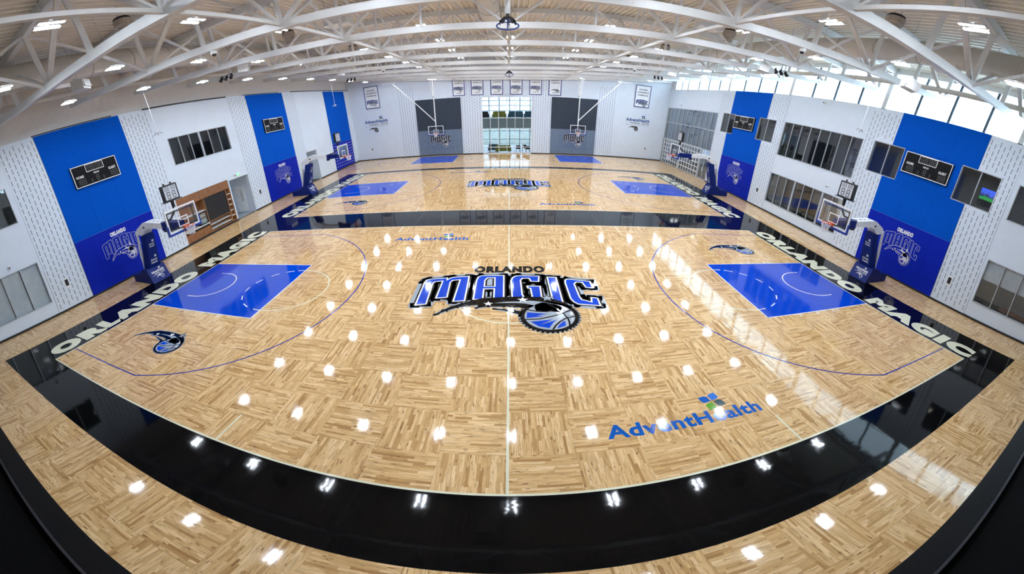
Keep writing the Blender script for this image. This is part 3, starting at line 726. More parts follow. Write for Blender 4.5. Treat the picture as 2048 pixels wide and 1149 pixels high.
def sectional(d0, d1, nc, nr, label):
    dn[0] += 1
    o = bpy.data.objects.new('door_%d' % dn[0], None); COL.objects.link(o); o.location = (XR, (d0+d1)/2, 0); o['kind'] = 'structure'; o['label'] = label
    mb = MB()
    for i in range(nc+1):
        a = d0+(d1-d0)*i/nc; wbox(mb, 'R', a-.035, a+.035, 0.02, 3.2, -.10, -.02)
    for j in range(nr+1):
        z = 0.05+3.12*j/nr; wbox(mb, 'R', d0, d1, z-.035, z+.035, -.10, -.015)
    part('door_grid', mb, M_ALUW, o)
    for i in range(nc):
        for j in range(nr):
            part('pane', wbox(MB(), 'R', d0+(d1-d0)*i/nc+.035, d0+(d1-d0)*(i+1)/nc-.035, .085+3.12*j/nr, .015+3.12*(j+1)/nr, -.065, -.06), M_GLASS, o)
    part('bottom_seal', wbox(MB(), 'R', d0, d1, 0, .05, -.11, -.01), M_BASE, o)
sectional(32.25, 37.25, 7, 6, 'white gridded glass sectional door nearest the far wall')
sectional(26.75, 31.75, 7, 6, 'white gridded glass sectional door beside the farther right goal')
mb = MB(); wbox(mb, 'R', 31.78, 32.22, 0, 3.25, -.16, .03); wbox(mb, 'R', 37.3, YF, 0, 3.25, -.16, .02); wbox(mb, 'R', 26.4, 26.7, 0, 3.25, -.16, .03)
part('door_post', mb, M_ALU, gw)
dn[0] += 1
o = bpy.data.objects.new('door_%d' % dn[0], None); COL.objects.link(o); o.location = (XR, 25.4, 0); o['kind'] = 'structure'
mb = MB()
for r in ((24.4, 26.4, 0, .12), (24.4, 26.4, 2.35, 2.45), (24.4, 24.5, 0, 3.2), (25.35, 25.45, 0, 2.4), (26.3, 26.4, 0, 3.2)): wbox(mb, 'R', *r, -.11, -.02)
part('door_frame', mb, M_ALU, o)
for p, q in ((24.5, 25.35), (25.45, 26.3)): part('pane', wbox(MB(), 'R', p, q, .12, 2.35, -.065, -.06), M_GLASS, o)
part('door_handle', wbox(MB(), 'R', 25.5, 25.53, .9, 1.3, -.02, .04), M_ALUW, o)
room('wall_training_room', 'R', 24.2, 38.6, 0.0, 8.2, 9, mat('training_wall', (0.50, 0.58, 0.70), .6), mat('training_floor', (0.16, 0.15, 0.14), .5))
for i in range(4):
    for j in range(2):
        t = tag(link('ceiling_panel_light', MB().box(22+j*4, 23.2+j*4, 25.6+i*3.4, 26.8+i*3.4, 8.16, 8.19).mesh('ceiling_panel_light', emit('panel_light', (.9, .96, 1.0), 24))), 'square training room ceiling light, %s row from glass wall, %s from the camera' % (ORD[j], ORD[i]), 'ceiling light', 'training room ceiling lights')
for i, (a, w) in enumerate(((26.2, 1.3), (29.6, 1.6), (33.2, 1.2))):
    mb = MB(); mb.box(XR+9.0, XR+9.25, a-w/2, a+w/2, 1.0, 7.4)
    tag(link('wall_graphic', mb.mesh('wall_graphic', mat('graphic_blue', (0.06, 0.11, 0.42), .5))), 'tall blue wall graphic behind the glass wall, ' + ('nearest', 'middle', 'farthest')[i] + ' of three', 'wall graphic', 'training room graphics')
t = thing('squat_rack', 'white steel training rack standing behind the glass wall', 'rack', (24.5, 35, 0))
for a in (34.2, 35.8):
    for x in (24.0, 25.2): part('upright', MB().box(x-.05, x+.05, a-.05, a+.05, 0, 4.6), M_WHITE, t)
    part('top_rail', MB().box(24.0, 25.2, a-.05, a+.05, 4.5, 4.6), M_WHITE, t)
part('cross_bar', MB().box(24.0, 24.1, 34.2, 35.8, 4.2, 4.3), M_WHITE, t)

# ------------------------------------------------------------------ far window and lobby
fw = bpy.data.objects.new('window_22', None); COL.objects.link(fw); fw.location = (0, YF, 0); fw['kind'] = 'structure'
a0, a1, z0, z1 = FWIN
mb = MB()
for r in ((a0, a1, z0, z0+.06), (a0, a1, z1-.06, z1), (a0, a0+.06, z0, z1), (a1-.06, a1, z0, z1), (a0, a1, .80, .87), (a0, a1, 3.2, 3.27), (a0, a1, 4.55, 4.62)): wbox(mb, 'F', *r, -.16, .02)
part('window_frame', mb, M_ALUW, fw)
for i in range(1, 6):
    a = a0+(a1-a0)*i/6; part('mullion', wbox(MB(), 'F', a-.03, a+.03, z0, z1, -.15, .03), M_ALUW, fw)
for i in range(6):
    p = a0+(a1-a0)*i/6+.03; q = a0+(a1-a0)*(i+1)/6-.03
    for r, s in ((.1, .8), (.87, 3.2), (4.62, 7.24)): part('pane', wbox(MB(), 'F', p, q, r, s, -.075, -.067), M_GLASSC, fw)
    part('spandrel', wbox(MB(), 'F', p, q, 3.27, 4.55, -.08, -.06), M_SPAN, fw)
LBY = 49.0
for nm, bb in (('wall_lobby', (-9.2, -9, YF+.3, LBY, 0, 8.2)), ('wall_lobby', (9, 9.2, YF+.3, LBY, 0, 8.2)), ('ceiling_lobby', (-9.2, 9.2, YF+.3, LBY, 8.2, 8.4)), ('floor_lobby_upper', (-9, 9, YF+.3, LBY-2.5, 3.35, 4.5))): struct(nm, MB().box(*bb), M_WALL)
mb = MB(); mb.box(-9.2, 9.2, YF+.28, LBY, -.12, 0); struct('floor_lobby', mb, mat('lobby_tile', (0.55, 0.55, 0.53), .2))
lf = bpy.data.objects.new('window_23', None); COL.objects.link(lf); lf.location = (0, LBY, 0); lf['kind'] = 'structure'
mb = MB()
for i in range(13): mb.box(-9+1.5*i-.05, -9+1.5*i+.05, LBY-.1, LBY+.1, 0, 8.2)
for z in (.9, 2.2, 3.5, 4.6, 5.4, 6.2, 7.0): mb.box(-9, 9, LBY-.08, LBY+.08, z-.04, z+.04)
part('window_frame', mb, M_ALU, lf)
for i in range(12): part('pane', MB().box(-9+1.5*i+.05, -9+1.5*(i+1)-.05, LBY-.006, LBY+.006, 0, 8.2), glass('facade_glass', (.42, .425, .44), .5), lf)
mb = MB(); mb.box(-60, 60, LBY+.3, 130, -.2, -.05); struct('ground_plaza', mb, M_LAWN)
def sofa(x, y, z, w, m, label, rot=0):
    t = thing('lounge_sofa', label, 'sofa', (x, y, z), rot, 'lobby seating', local=True)
    part('seat', MB().box(-w/2, w/2, -.4, .4, .15, .43), m, t); part('backrest', MB().box(-w/2, w/2, -.42, -.22, .43, .95), m, t)
    for s in (-1, 1): part('armrest', MB().box(s*w/2-.1, s*w/2+.1, -.42, .4, .12, .6), m, t)
    for sx in (-1, 1):
        for sy in (-1, 1): part('leg', MB().box(sx*(w/2-.12)-.03, sx*(w/2-.12)+.03, sy*.33-.03, sy*.33+.03, 0, .15), M_BLACK, t)
sofa(-1.25, 38.85, 4.504, 1.5, M_OLIVE, 'olive sofa upstairs in the lobby, left of three')
sofa(0.75, 38.85, 4.504, 1.7, M_TEAL, 'teal sofa upstairs in the lobby, middle of three')
sofa(2.35, 38.85, 4.504, 1.0, M_TEAL, 'short teal armchair upstairs in the lobby, right of three')
sofa(-2.95, 39.2, 4.504, .7, M_BLACK, 'small black armchair upstairs at the left edge of the lobby window')
sofa(-.8, 39.3, .004, 1.8, M_OLIVE, 'olive sofa on the ground floor of the lobby')
sofa(-2.1, 40.6, .004, 1.2, M_TEAL, 'teal armchair behind the olive sofa on the lobby ground floor')
for i, (x, y) in enumerate(((1.1, 39.6), (1.9, 40.3), (2.3, 39.1))):
    t = thing('lobby_chair', 'dark lobby chair on the ground floor, ' + ('left', 'middle', 'right')[i] + ' of three', 'chair', (x, y, 0), group='dark lobby chairs', local=True)
    part('seat', MB().box(-.27, .27, -.27, .27, .4, .47), M_CARPET, t); part('backrest', MB().box(-.27, .27, -.3, -.24, .47, .9), M_CARPET, t)
    for sx in (-1, 1):
        for sy in (-1, 1): part('leg', MB().box(sx*.24-.02, sx*.24+.02, sy*.24-.02, sy*.24+.02, 0, .4), M_BLACK, t)

# office furnishings seen through the right windows
m = bpy.data.materials.new('tv_picture'); t = NT(m)
g, p = t.pos(); f = t.noise(g.outputs['Position'], 5.0, 2.0)
c = t.ramp(t.m('ADD', t.m('MULTIPLY', t.m('SUBTRACT', p[2], 6.25), 1.1), t.m('MULTIPLY', t.m('SUBTRACT', f, .5), .5)), [(0.1, (.03, .25, .06)), (.3, (.04, .35, .08)), (.42, (.02, .03, .12)), (.6, (.04, .10, .8)), (.9, (.02, .12, .9))])
t.l.new(c, t.bsdf.inputs['Emission Color']); t.bsdf.inputs['Emission Strength'].default_value = 1.0; t.bsdf.inputs['Base Color'].default_value = (0, 0, 0, 1)
t = thing('television', 'lit flat television hanging in the office behind the near right window', 'television', (21.6, -3.3, 6.33))
part('screen', MB().box(21.58, 21.60, -3.75, -2.80, 6.36, 7.05), m, t); part('bezel', MB().box(21.60, 21.66, -3.78, -2.77, 6.33, 7.08), M_BLACK, t)
part('wall_arm', MB().box(21.66, 24.985, -3.35, -3.25, 6.65, 6.75), M_BLACK, t)
for (x, y, z, w, lab) in ((21.2, 3.2, 4.35, 1.6, 'dark office desk behind the window beside the nearer right scoreboard'), (22.0, 7.5, 4.35, 2.0, 'dark office desk behind the long upper office window'), (21.6, -7.6, 0, 2.2, 'wooden desk behind the near lower right window'), (22.3, 10.2, 0, 2.4, 'wooden table behind the long lower right window')):
    t = thing('office_desk', lab, 'desk', (x, y, z+.004), local=True)
    part('desk_top', MB().box(-.4, .4, -w/2, w/2, .72, .76), M_WOOD if z == 0 else M_BLACK, t)
    for sx in (-1, 1):
        for sy in (-1, 1): part('leg', MB().box(sx*.36-.03, sx*.36+.03, sy*(w/2-.06)-.03, sy*(w/2-.06)+.03, 0, .72), M_BLACK, t)
for (x, y, z, lab) in ((20.9, 12.2, 4.35, 'tall potted plant behind the long upper office window'), (20.9, 5.75, 4.35, 'small potted plant at the near end of the long upper office window')):
    t = thing('potted_plant', lab, 'plant', (x, y, z+.004), local=True)
    part('pot', MB().lathe([(.16, 0), (.22, .05), (.25, .55), (.21, .55), (.2, .5)], 16), M_WHITE, t)
    part('stem', MB().tube([(0, 0, .5), (.02, .03, 1.2)], .02, 6), M_WOOD, t)
    for k in range(26):
        a = k*2.4; L = .35+.3*random.random(); h = .7+1.3*random.random(); e = .2+.5*random.random()
        p0 = Vector((.02, .02, h*.8)); p1 = p0+Vector((cos(a)*L, sin(a)*L, e*.6)); s = Vector((-sin(a), cos(a), 0))*.07
        mid = (p0+p1)/2+Vector((0, 0, .06))
        part('leaf', MB().add([p0, mid-s, p1, mid+s, mid+Vector((0, 0, .015))], [(0, 1, 4), (1, 2, 4), (2, 3, 4), (3, 0, 4)]), M_LEAF, t)
t = thing('wall_screen', 'large black screen on the back wall of the upper office', 'screen', (25.6, 10, 5.4))
part('screen', MB().box(25.60, 25.64, 8.7, 11.0, 5.3, 6.7), M_BLACK, t); part('bezel', MB().box(25.64, 25.68, 8.65, 11.05, 5.25, 6.75), M_ALU, t); part('mount', MB().box(25.68, 25.985, 9.6, 10.1, 5.8, 6.2), M_BLACK, t)

# ------------------------------------------------------------------ recesses in the left wall
room('wall_recess', 'L', 11.02, 13.65, 0.0, 3.3, 2.0, M_WALL, mat('recess_floor', (0.30, 0.34, 0.38), .3))
dn[0] += 1
o = bpy.data.objects.new('door_%d' % dn[0], None); COL.objects.link(o); o.location = (XL-1.5, 13.6, 0); o['kind'] = 'structure'; o['label'] = 'white door in the recess beside the walnut cabinet'
part('door_leaf', MB().box(XL-1.85, XL-.85, 13.60, 13.645, .05, 2.3), M_WHITE, o)
part('vision_panel', MB().box(XL-1.25, XL-1.1, 13.585, 13.60, .95, 1.9), M_ROOML, o); part('door_handle', MB().box(XL-1.0, XL-.93, 13.55, 13.60, 1.05, 1.11), M_ALU, o)
room('wall_alcove', 'L', 23.7, 26.2, 0.0, 3.4, 1.6, M_WALL, M_CARPET)
t = thing('exit_sign', 'green lit exit sign above the recess on the left wall', 'exit sign', wpt('L', 12.35, 3.42, 0))
part('housing', wbox(MB(), 'L', 12.08, 12.62, 3.36, 3.60, 0.0, .05), M_WHITE, t)
text('lettering', 'EXIT', M_EXIT, t, wallM('L', 12.35, 3.40, .05), (-.2, .2, 0, .15), .002, .02)

# ------------------------------------------------------------------ walnut cabinet in its niche
room('wall_niche', 'L', 5.36, 10.98, 0.0, 3.36, .75, M_WOOD, M_BASE)
c = thing('walnut_cabinet', 'walnut built-in cabinet with dark screen and open shelves, left wall', 'cabinet', wpt('L', 8.15, 0, -.4))
for p, q in ((5.38, 6.63), (6.64, 7.64), (7.65, 9.05), (9.06, 10.96)): part('header_panel', wbox(MB(), 'L', p, q, 2.70, 3.34, -.62, -.03), M_WOOD, c)
for a in (5.38, 7.92, 10.44, 10.93): part('upright', wbox(MB(), 'L', a, a+.045, .12, 2.70, -.62, -.02), M_WOODL, c)
part('backboard', wbox(MB(), 'L', 5.38, 10.96, .1, 2.7, -.66, -.62), M_WOOD, c)
part('plinth', wbox(MB(), 'L', 5.38, 10.96, .11, .2, -.6, -.04), M_WOOD, c)
part('worktop', wbox(MB(), 'L', 5.43, 7.92, .84, .90, -.62, .0), M_WHITE, c)
for p, q in ((5.45, 6.26), (6.28, 7.08), (7.10, 7.90)):
    part('cupboard_door', wbox(MB(), 'L', p, q, .2, .68, -.08, -.05), M_WOOD, c)
for p, q in ((6.62, 7.16), (7.34, 7.88)): part('towel_slot', wbox(MB(), 'L', p, q, .70, .82, -.07, -.055), M_BLACK, c)
part('counter_shelf', wbox(MB(), 'L', 5.43, 7.92, 1.84, 1.89, -.62, -.1), M_WHITE, c)
for z in (.28, .62, .90): part('shoe_rail', wbox(MB(), 'L', 7.98, 10.43, z, z+.035, -.5, -.08), M_ALUW if z < .8 else M_WOODL, c)
for z in (.53, .96, 1.39, 1.82, 2.24): part('shelf', wbox(MB(), 'L', 10.49, 10.93, z, z+.04, -.6, -.05), M_WHITE, c)
t = thing('cabinet_screen', 'large dark screen set in the walnut cabinet', 'screen', wpt('L', 9.2, .95, -.1))
part('screen', wbox(MB(), 'L', 7.99, 10.43, .96, 2.66, -.14, -.08), M_BLACK, t); part('bezel', wbox(MB(), 'L', 7.98, 10.435, .945, .96, -.14, -.07), M_BLACK, t)
t = thing('drinks_fridge', 'small glass-door drinks fridge on the white cabinet worktop', 'fridge', wpt('L', 7.5, .9, -.3))
mb = MB()
for r in ((7.05, 7.88, .905, .95), (7.05, 7.88, 1.74, 1.79), (7.05, 7.10, .95, 1.74), (7.83, 7.88, .95, 1.74)): wbox(mb, 'L', *r, -.55, -.05)
part('casing', mb, M_BLACK, t); part('glass_door', wbox(MB(), 'L', 7.10, 7.83, .95, 1.74, -.075, -.068), M_GLASSC, t)
for z in (1.15, 1.45): part('wire_shelf', wbox(MB(), 'L', 7.10, 7.83, z, z+.015, -.5, -.1), M_ALUW, t)
for j, z in enumerate((.952, 1.167, 1.467)):
    for i in range(7):
        a = 7.16+i*.1
        bt = MB().lathe([(.032, .003), (.032, .12), (.014, .155), (.014, .18)], 10)
        bo = link('water_bottle', bt.mesh('water_bottle', mat('bottle_pale', (.55, .68, .66), .2)), None, (XL-.17, a, z))
        tag(bo, 'pale water bottle on the %s shelf of the drinks fridge' % ('bottom', 'middle', 'top')[j], 'bottle', 'bottles on the %s fridge shelf' % ('bottom', 'middle', 'top')[j])

# ================================================================== SCOREBOARDS, SIGNS, BANNERS
SEGS = {'a': (0.12, .88, .90, 1.0), 'b': (.82, 1.0, .52, .94), 'c': (.82, 1.0, .06, .48), 'd': (.12, .88, 0, .10), 'e': (0, .18, .06, .48), 'f': (0, .18, .52, .94), 'g': (.12, .88, .45, .55)}
def digits(x, y, w, h, n, gap, ones=False):
    out = []
    for i in range(n):
        for k, (p, q, r, s) in SEGS.items():
            if ones and i == 0 and k not in 'bc': continue
            out.append([rect(x+i*(w+gap)+p*w, x+i*(w+gap)+q*w, y+r*h, y+s*h)])
    return out
def scoreboard(side, a0, a1, z0, z1, label):
    t = thing('scoreboard', label, 'scoreboard', wpt(side, (a0+a1)/2, z0, .06), group='black wall scoreboards')
    part('cabinet', wbox(MB(), side, a0, a1, z0, z1, .056, .20), M_BOARD, t)
    Mx = wallM(side, (a0+a1)/2, z0, .20); W = a1-a0; H = z1-z0; h = W/2
    flat('border_line', [[rect(-h, h, 0, H), rect(-h+.045, h-.045, .045, H-.045)]], M_BORD, t, Mx, .002)
    flat('clock_frame', [[rect(-.62, .62, H-.5, H-.045), rect(-.585, .585, H-.465, H-.08)]], M_BORD, t, Mx, .003)
    flat('clock_digits', digits(-.48, H-.43, .19, .31, 2, .06) + digits(.09, H-.43, .19, .31, 2, .06) + [[rect(-.02, .02, H-.36, H-.33)], [rect(-.02, .02, H-.24, H-.21)]], M_DIGIT, t, Mx, .002)['kind'] = 'stuff'
    for s, x, y, w, hh in (('HOME', -1.13, .52, .5, .15), ('PERIOD', 0, .56, .38, .10), ('GUEST', 1.13, .52, .52, .15)):
        text('lettering', s, M_BORD, t, Mx, (x-w/2, x+w/2, y, y+hh), .002, .03)
    flat('score_digits', digits(-1.45, .12, .17, .33, 3, .06, True) + digits(.78, .12, .17, .33, 3, .06, True), M_DIGIT, t, Mx, .002)['kind'] = 'stuff'
    flat('period_digit', digits(-.1, .14, .2, .33, 1, 0), M_DIGIT, t, Mx, .002)
    flat('foul_digits', digits(-.47, .12, .09, .2, 1, 0) + digits(.36, .12, .09, .2, 1, 0), M_DIGIT, t, Mx, .002)['kind'] = 'stuff'
scoreboard('L', -1.38, 1.77, 6.16, 7.42, 'black scoreboard on the nearer blue padding of the left wall')
scoreboard('L', 17.35, 20.46, 6.17, 7.42, 'black scoreboard on the farther blue padding of the left wall')
scoreboard('R', -1.54, 1.68, 6.33, 7.61, 'black scoreboard between two windows on the nearer right padding')
scoreboard('R', 17.55, 20.75, 6.21, 7.45, 'black scoreboard between two windows on the farther right padding')

am2 = (mat('sign_blue', (0.0, .06, .27), .6), mat('sign_light_blue', (.03, .16, .5), .6), mat('sign_green', (.10, .30, .03), .6), mat('sign_teal', (0, .05, .06), .6))
for x0, x1, lab in ((-18.08, -15.02, 'blue and grey sponsor sign lettering on the far wall, left side'), (14.32, 17.42, 'blue and grey sponsor sign lettering on the far wall, right side')):
    cx = (x0+x1)/2
    t = thing('wall_sign', lab, 'sign', wpt('F', cx, 4.3, 0), group='sponsor signs on the far wall')
    Mx = wallM('F', 0, 0, 0)
    advent(t, Mx, x0, x1, 4.98, .42, am2, .012, training=M_TXTG)
    flat('rule_line', [[rect(x0, x1, 4.50, 4.525)]], M_TXTG, t, Mx, .012)
    emblem(t, wallM('F', cx-.15-BX*.27, 4.02-BY*.27, 0), dict(band=M_BLACK, ball=M_TXTG, seam=M_BLACK, shine=M_BORD, label='small ball and comet emblem'), letters=False, orlando=False, lv=.012, s=.30, split=False)

def banner(x0, x1, z0, z1, lines, year, style, label, grp):
    t = thing('championship_banner', label, 'banner', wpt('F', (x0+x1)/2, z0, .1), group=grp)
    part('cloth', wbox(MB(), 'F', x0, x1, z0, z1, .07, .085), M_BANNER, t)
    part('hanging_rod', MB().tube([wpt('F', x0-.03, z1, .077), wpt('F', x1+.03, z1, .077)], .025), M_ALU, t)
    for x in (x0+.1, x1-.1): part('rod_bracket', wbox(MB(), 'F', x-.02, x+.02, z1-.01, z1+.05, .0315 if abs((x0+x1)/2) < 8 else 0., .08), M_ALU, t)
    w = x1-x0; H = z1-z0; cx = (x0+x1)/2; Mx = wallM('F', cx, z0, .085)
    flat('border', [[rect(-w/2, w/2, 0, H), rect(-w/2+.09, w/2-.09, .09, H-.09)]], M_BNAVY, t, Mx, .002)
    y = H-.30*w
    for s in lines:
        hw = min(.37*w, .036*w*len(s)+.02); text('lettering', s, M_TXT, t, Mx, (-hw, hw, y-.055*w, y+.055*w), .002, .03); y -= .19*w
    text('year_lettering', year, M_TXT, t, Mx, (-.2*w, .2*w, .19*w, .28*w), .002, .03)
    pal = dict(outline=M_TXT, trim=M_BNAVY, band=M_TXT, ball=M_SILW, seam=M_TXT, shine=M_BORD, label='team emblem')
    yc = y-.32*w if len(lines) == 2 else y-.30*w
    s = w/8.0
    emblem(t, wallM('F', cx, z0+yc, .085), pal, letters=style != 'comet', orlando=False, lv=.003, step=.0006, s=s if style != 'comet' else s*1.3, split=False)
banner(-17.6, -15.72, 6.95, 9.95, ('EASTERN', 'CONFERENCE', 'CHAMPIONS'), '1994-95', 'full', 'large white conference banner with navy border above the left sponsor sign', 'conference banners')
banner(15.05, 17.04, 6.94, 9.93, ('EASTERN', 'CONFERENCE', 'CHAMPIONS'), '2008-09', 'full', 'large white conference banner with navy border above the right sponsor sign', 'conference banners')
yrs = ('1994-95', '1995-96', '2007-08', '2008-09', '2009-10', '2018-19')
for (x0, x1), y in zip(((-6.65, -5.20), (-4.48, -3.02), (-2.2, -.74), (.04, 1.50), (2.30, 3.77), (4.54, 6.04)), yrs):
    banner(x0, x1, 7.57, 9.92, ('DIVISION', 'CHAMPIONS'), y, 'comet' if y == '2018-19' else 'full', 'small white division banner dated %s in the row over the far window' % y, 'division banners')

# small fittings on the walls
def fitting(name, side, a, z, w, h, d, m, label, cat, base=0.0, grp=None, eye=False):
    t = thing(name, label, cat, wpt(side, a, z, base), group=grp)
    part('cover_plate', wbox(MB(), side, a-w/2, a+w/2, z-h/2, z+h/2, base, base+d*.4), M_WHITE, t)
    part('face', wbox(MB(), side, a-w*.3, a+w*.3, z-h*.3, z+h*.35, base+d*.4, base+d), m, t)
    if eye: part('lens', MB().tube([wpt(side, a, z, base+d), wpt(side, a, z-.03, base+d+.06)], .035, 8), M_BLACK, t)
fitting('wall_keypad', 'L', -3.95, 1.5, .32, .55, .05, M_BLACK, 'wall keypad on the near left slotted panel', 'keypad', .03)
fitting('wall_keypad', 'R', -3.72, 1.45, .32, .55, .05, M_BLACK, 'wall keypad on the near right slotted panel', 'keypad', .03)
fitting('wall_keypad', 'L', 14.6, 1.4, .3, .5, .05, M_BLACK, 'wall keypad on the slotted panel beside the recess', 'keypad', .03)
fitting('wall_keypad', 'R', 14.9, 1.4, .3, .5, .05, M_BLACK, 'wall keypad on the slotted panel beyond the long office windows', 'keypad', .03)
fitting('wall_keypad', 'F', -17.6, 1.45, .22, .4, .05, M_BLACK, 'black wall box on the far wall, left corner', 'keypad')
fitting('wall_keypad', 'F', 17.3, 1.45, .22, .4, .05, M_BLACK, 'black wall box on the far wall, right corner', 'keypad')
fitting('security_camera', 'L', -6.7, 3.6, .16, .16, .14, M_WHITE, 'small security camera over the near lower left window', 'camera', eye=True)
fitting('security_camera', 'R', 7.1, 3.75, .16, .16, .14, M_WHITE, 'small security camera over the long lower right window', 'camera', eye=True)
fitting('security_camera', 'L', 11.9, 3.5, .16, .16, .14, M_WHITE, 'small security camera beside the exit sign', 'camera', eye=True)
fitting('security_camera', 'R', 9.8, 9.6, .18, .18, .16, M_WHITE, 'small security camera under the clerestory', 'camera', eye=True)

# ================================================================== CEILING
mb = MB(); pitch = .3; prof = []
n = int((XR-XL+1.1)/pitch); x = XL-.55
for i in range(n):
    prof += [(x, ZD), (x+.12, ZD), (x+.15, ZD+.10), (x+.27, ZD+.10)]; x += pitch
vs = []
for yy in (-20.3, YF+.3):
    vs += [(a, yy, b) for a, b in prof]
N = len(prof)
mb.add(vs, [(i, i+1, N+i+1, N+i) for i in range(N-1)])
mb.box(XL-.6, XR+.6, -20.3, YF+.3, ZD+.14, ZD+.24)
struct('ceiling', mb, M_DECK, 'cream corrugated steel roof deck')

KS = list(range(-2, 9)); TY = lambda k: .15+4.66*k
zb = lambda x: 9.60+.0037*x*x
PX = 3.125
def web(p, q):
    m = MB(); p = Vector(p); q = Vector(q)
    for s in (-.05, .05): m.beam(p+Vector((0, s, 0)), q+Vector((0, s, 0)), .065, .12, up=(0, 1, 0))
    return m.mesh('web_member', M_STEEL)
bc = MB(); xs = [-19.35]+[PX*i for i in range(-6, 7)]+[19.35]
for a, b in zip(xs, xs[1:]): bc.beam((a-.01, 0, zb(a)), (b+.01, 0, zb(b)), .24, .29)
bc = bc.mesh('bottom_chord', M_STEEL)
tc = MB().box(XL-.2, XR+.2, -.13, .13, ZD-.34, ZD-.002).mesh('top_chord', M_STEEL)
webs = [web((PX*i, 0, zb(PX*i)), (PX*i, 0, ZD-.2)) for i in range(-6, 7)]
for i in range(-6, 7, 2):
    for s in (-1, 1):
        if abs(i+s) <= 6: webs.append(web((PX*i, 0, zb(PX*i)), (PX*(i+s), 0, ZD-.2)))
D = 4.66
struts = [MB().beam((x, .1, zb(x)+.02), (x, D-.1, zb(x)+.02), .11, .13).mesh('longitudinal_strut', M_STEEL) for x in (-2*PX, 0, 2*PX)]
brs = []
for x in (-4*PX, -2*PX, 2*PX, 4*PX):
    brs.append(MB().beam((x, .1, zb(x)), (x, D-.1, ZD-.3), .10, .10).mesh('cross_brace', M_STEEL))
    brs.append(MB().beam((x, .1, ZD-.3), (x, D-.1, zb(x)), .10, .10).mesh('cross_brace', M_STEEL))
for k in KS:
    t = thing('roof_truss', 'white steel roof truss across the hall, %s from the camera gallery' % ORD[k+2], 'truss', (0, TY(k), 0), group='roof trusses', local=True)
    link('bottom_chord', bc, t); link('top_chord', tc, t)
    for w in webs: link('web_member', w, t)
    if k < KS[-1]:
        for w in struts: link('longitudinal_strut', w, t)
        for w in brs: link('cross_brace', w, t)

# lamps
LXS = [-16.1, -12.0, -7.8, -3.6, .08, 4.2, 8.1, 11.8, 15.7]
LYS = [-6.4+4.55*i for i in range(10)]
ZL = 10.35
def lamp_meshes():
    em = MB(); 
    bar = MB().box(-.042, .042, -.33, .33, -.008, .0).mesh('light_bar', M_LAMP)
    hs = MB().box(-.052, .052, -.345, .345, .0005, .05).mesh('lamp_housing', M_STEEL)
    up = MB().box(-.04, .04, -.30, .30, .0505, .056).mesh('upfill_strip', M_UPFILL)  # glowing strip added on top of each housing to brighten the ceiling
    cr = MB().box(-.2, .2, -.03, .03, .057, .085).mesh('cross_bracket', M_STEEL)
    ca = MB().tube([(0, -.02, .08), (0, -.02, ZD-ZL)], .006, 5).mesh('hanging_cable', M_ALU)
    return bar, hs, cr, ca, up
bar, hs, cr, ca, up = lamp_meshes()
for j, y in enumerate(LYS):
    for i, x in enumerate(LXS):
        t = thing('ceiling_light', 'twin-bar ceiling light, %s row from the camera, %s from the left wall' % (ORD[j], ORD[i]), 'ceiling light', (x, y, ZL), group='twin-bar ceiling lights', local=True)
        for s in (-.135, .135):
            h = link('lamp_housing', hs, t, (s, 0, 0)); link('light_bar', bar, h); link('upfill_strip', up, h)
        link('cross_bracket', cr, t); link('hanging_cable', ca, t)

# ducts
def duct(x, z, r, y0, y1, label, step):
    t = thing('spiral_duct', label, 'duct', (x, (y0+y1)/2, z), group='spiral ducts')
    part('duct_tube', MB().tube([(x, y0, z), (x, y1, z)], r, 28), M_DUCT, t, True)
    y = y0+.8
    while y < y1:
        part('duct_ring', MB().tube([(x, y-.03, z), (x, y+.03, z)], r+.018, 28), M_RING, t); y += step
    y = y0+2.2
    while y < y1-1:
        part('hanger_rod', MB().tube([(x, y, z+r-.02), (x, y, ZD)], .012, 5), M_ALU, t); y += step*2
    return t
dl = duct(-14.9, 11.72, .62, -11, 37.4, 'cream spiral duct running along the left side of the roof', 2.3)
dr = duct(13.95, 11.80, .55, -11, 37.4, 'cream spiral duct running along the right side of the roof', 2.3)
dc = duct(-.95, 11.95, .52, -11, 37.4, 'cream spiral duct running down the middle of the roof', 2.3)
for d, x, z, r in ((dl, -14.9, 11.72, .62), (dr, 13.95, 11.80, .55), (dc, -.95, 11.95, .52)):
    for y in (-2.4, 6.9, 16.2, 25.6, 33.5):
        o = part('diffuser_box', MB().box(x-.3, x+.3, y-.5, y+.5, z-r-.22, z-r+.1), M_DUCT, d)
for x, lab in ((-17.9, 'thin cream pipe along the left upper wall'), (17.9, 'thin cream pipe along the right upper wall')):
    t = thing('roof_pipe', lab, 'pipe', (x, 13, 11.3), group='roof pipes')
    part('pipe_tube', MB().tube([(x, -11, 11.3), (x, 37.4, 11.3)], .15, 14), M_DUCT, t, True)
    for y in range(-9, 37, 5): part('hanger_rod', MB().tube([(x, y, 11.44), (x, y, ZD)], .01, 5), M_ALU, t)
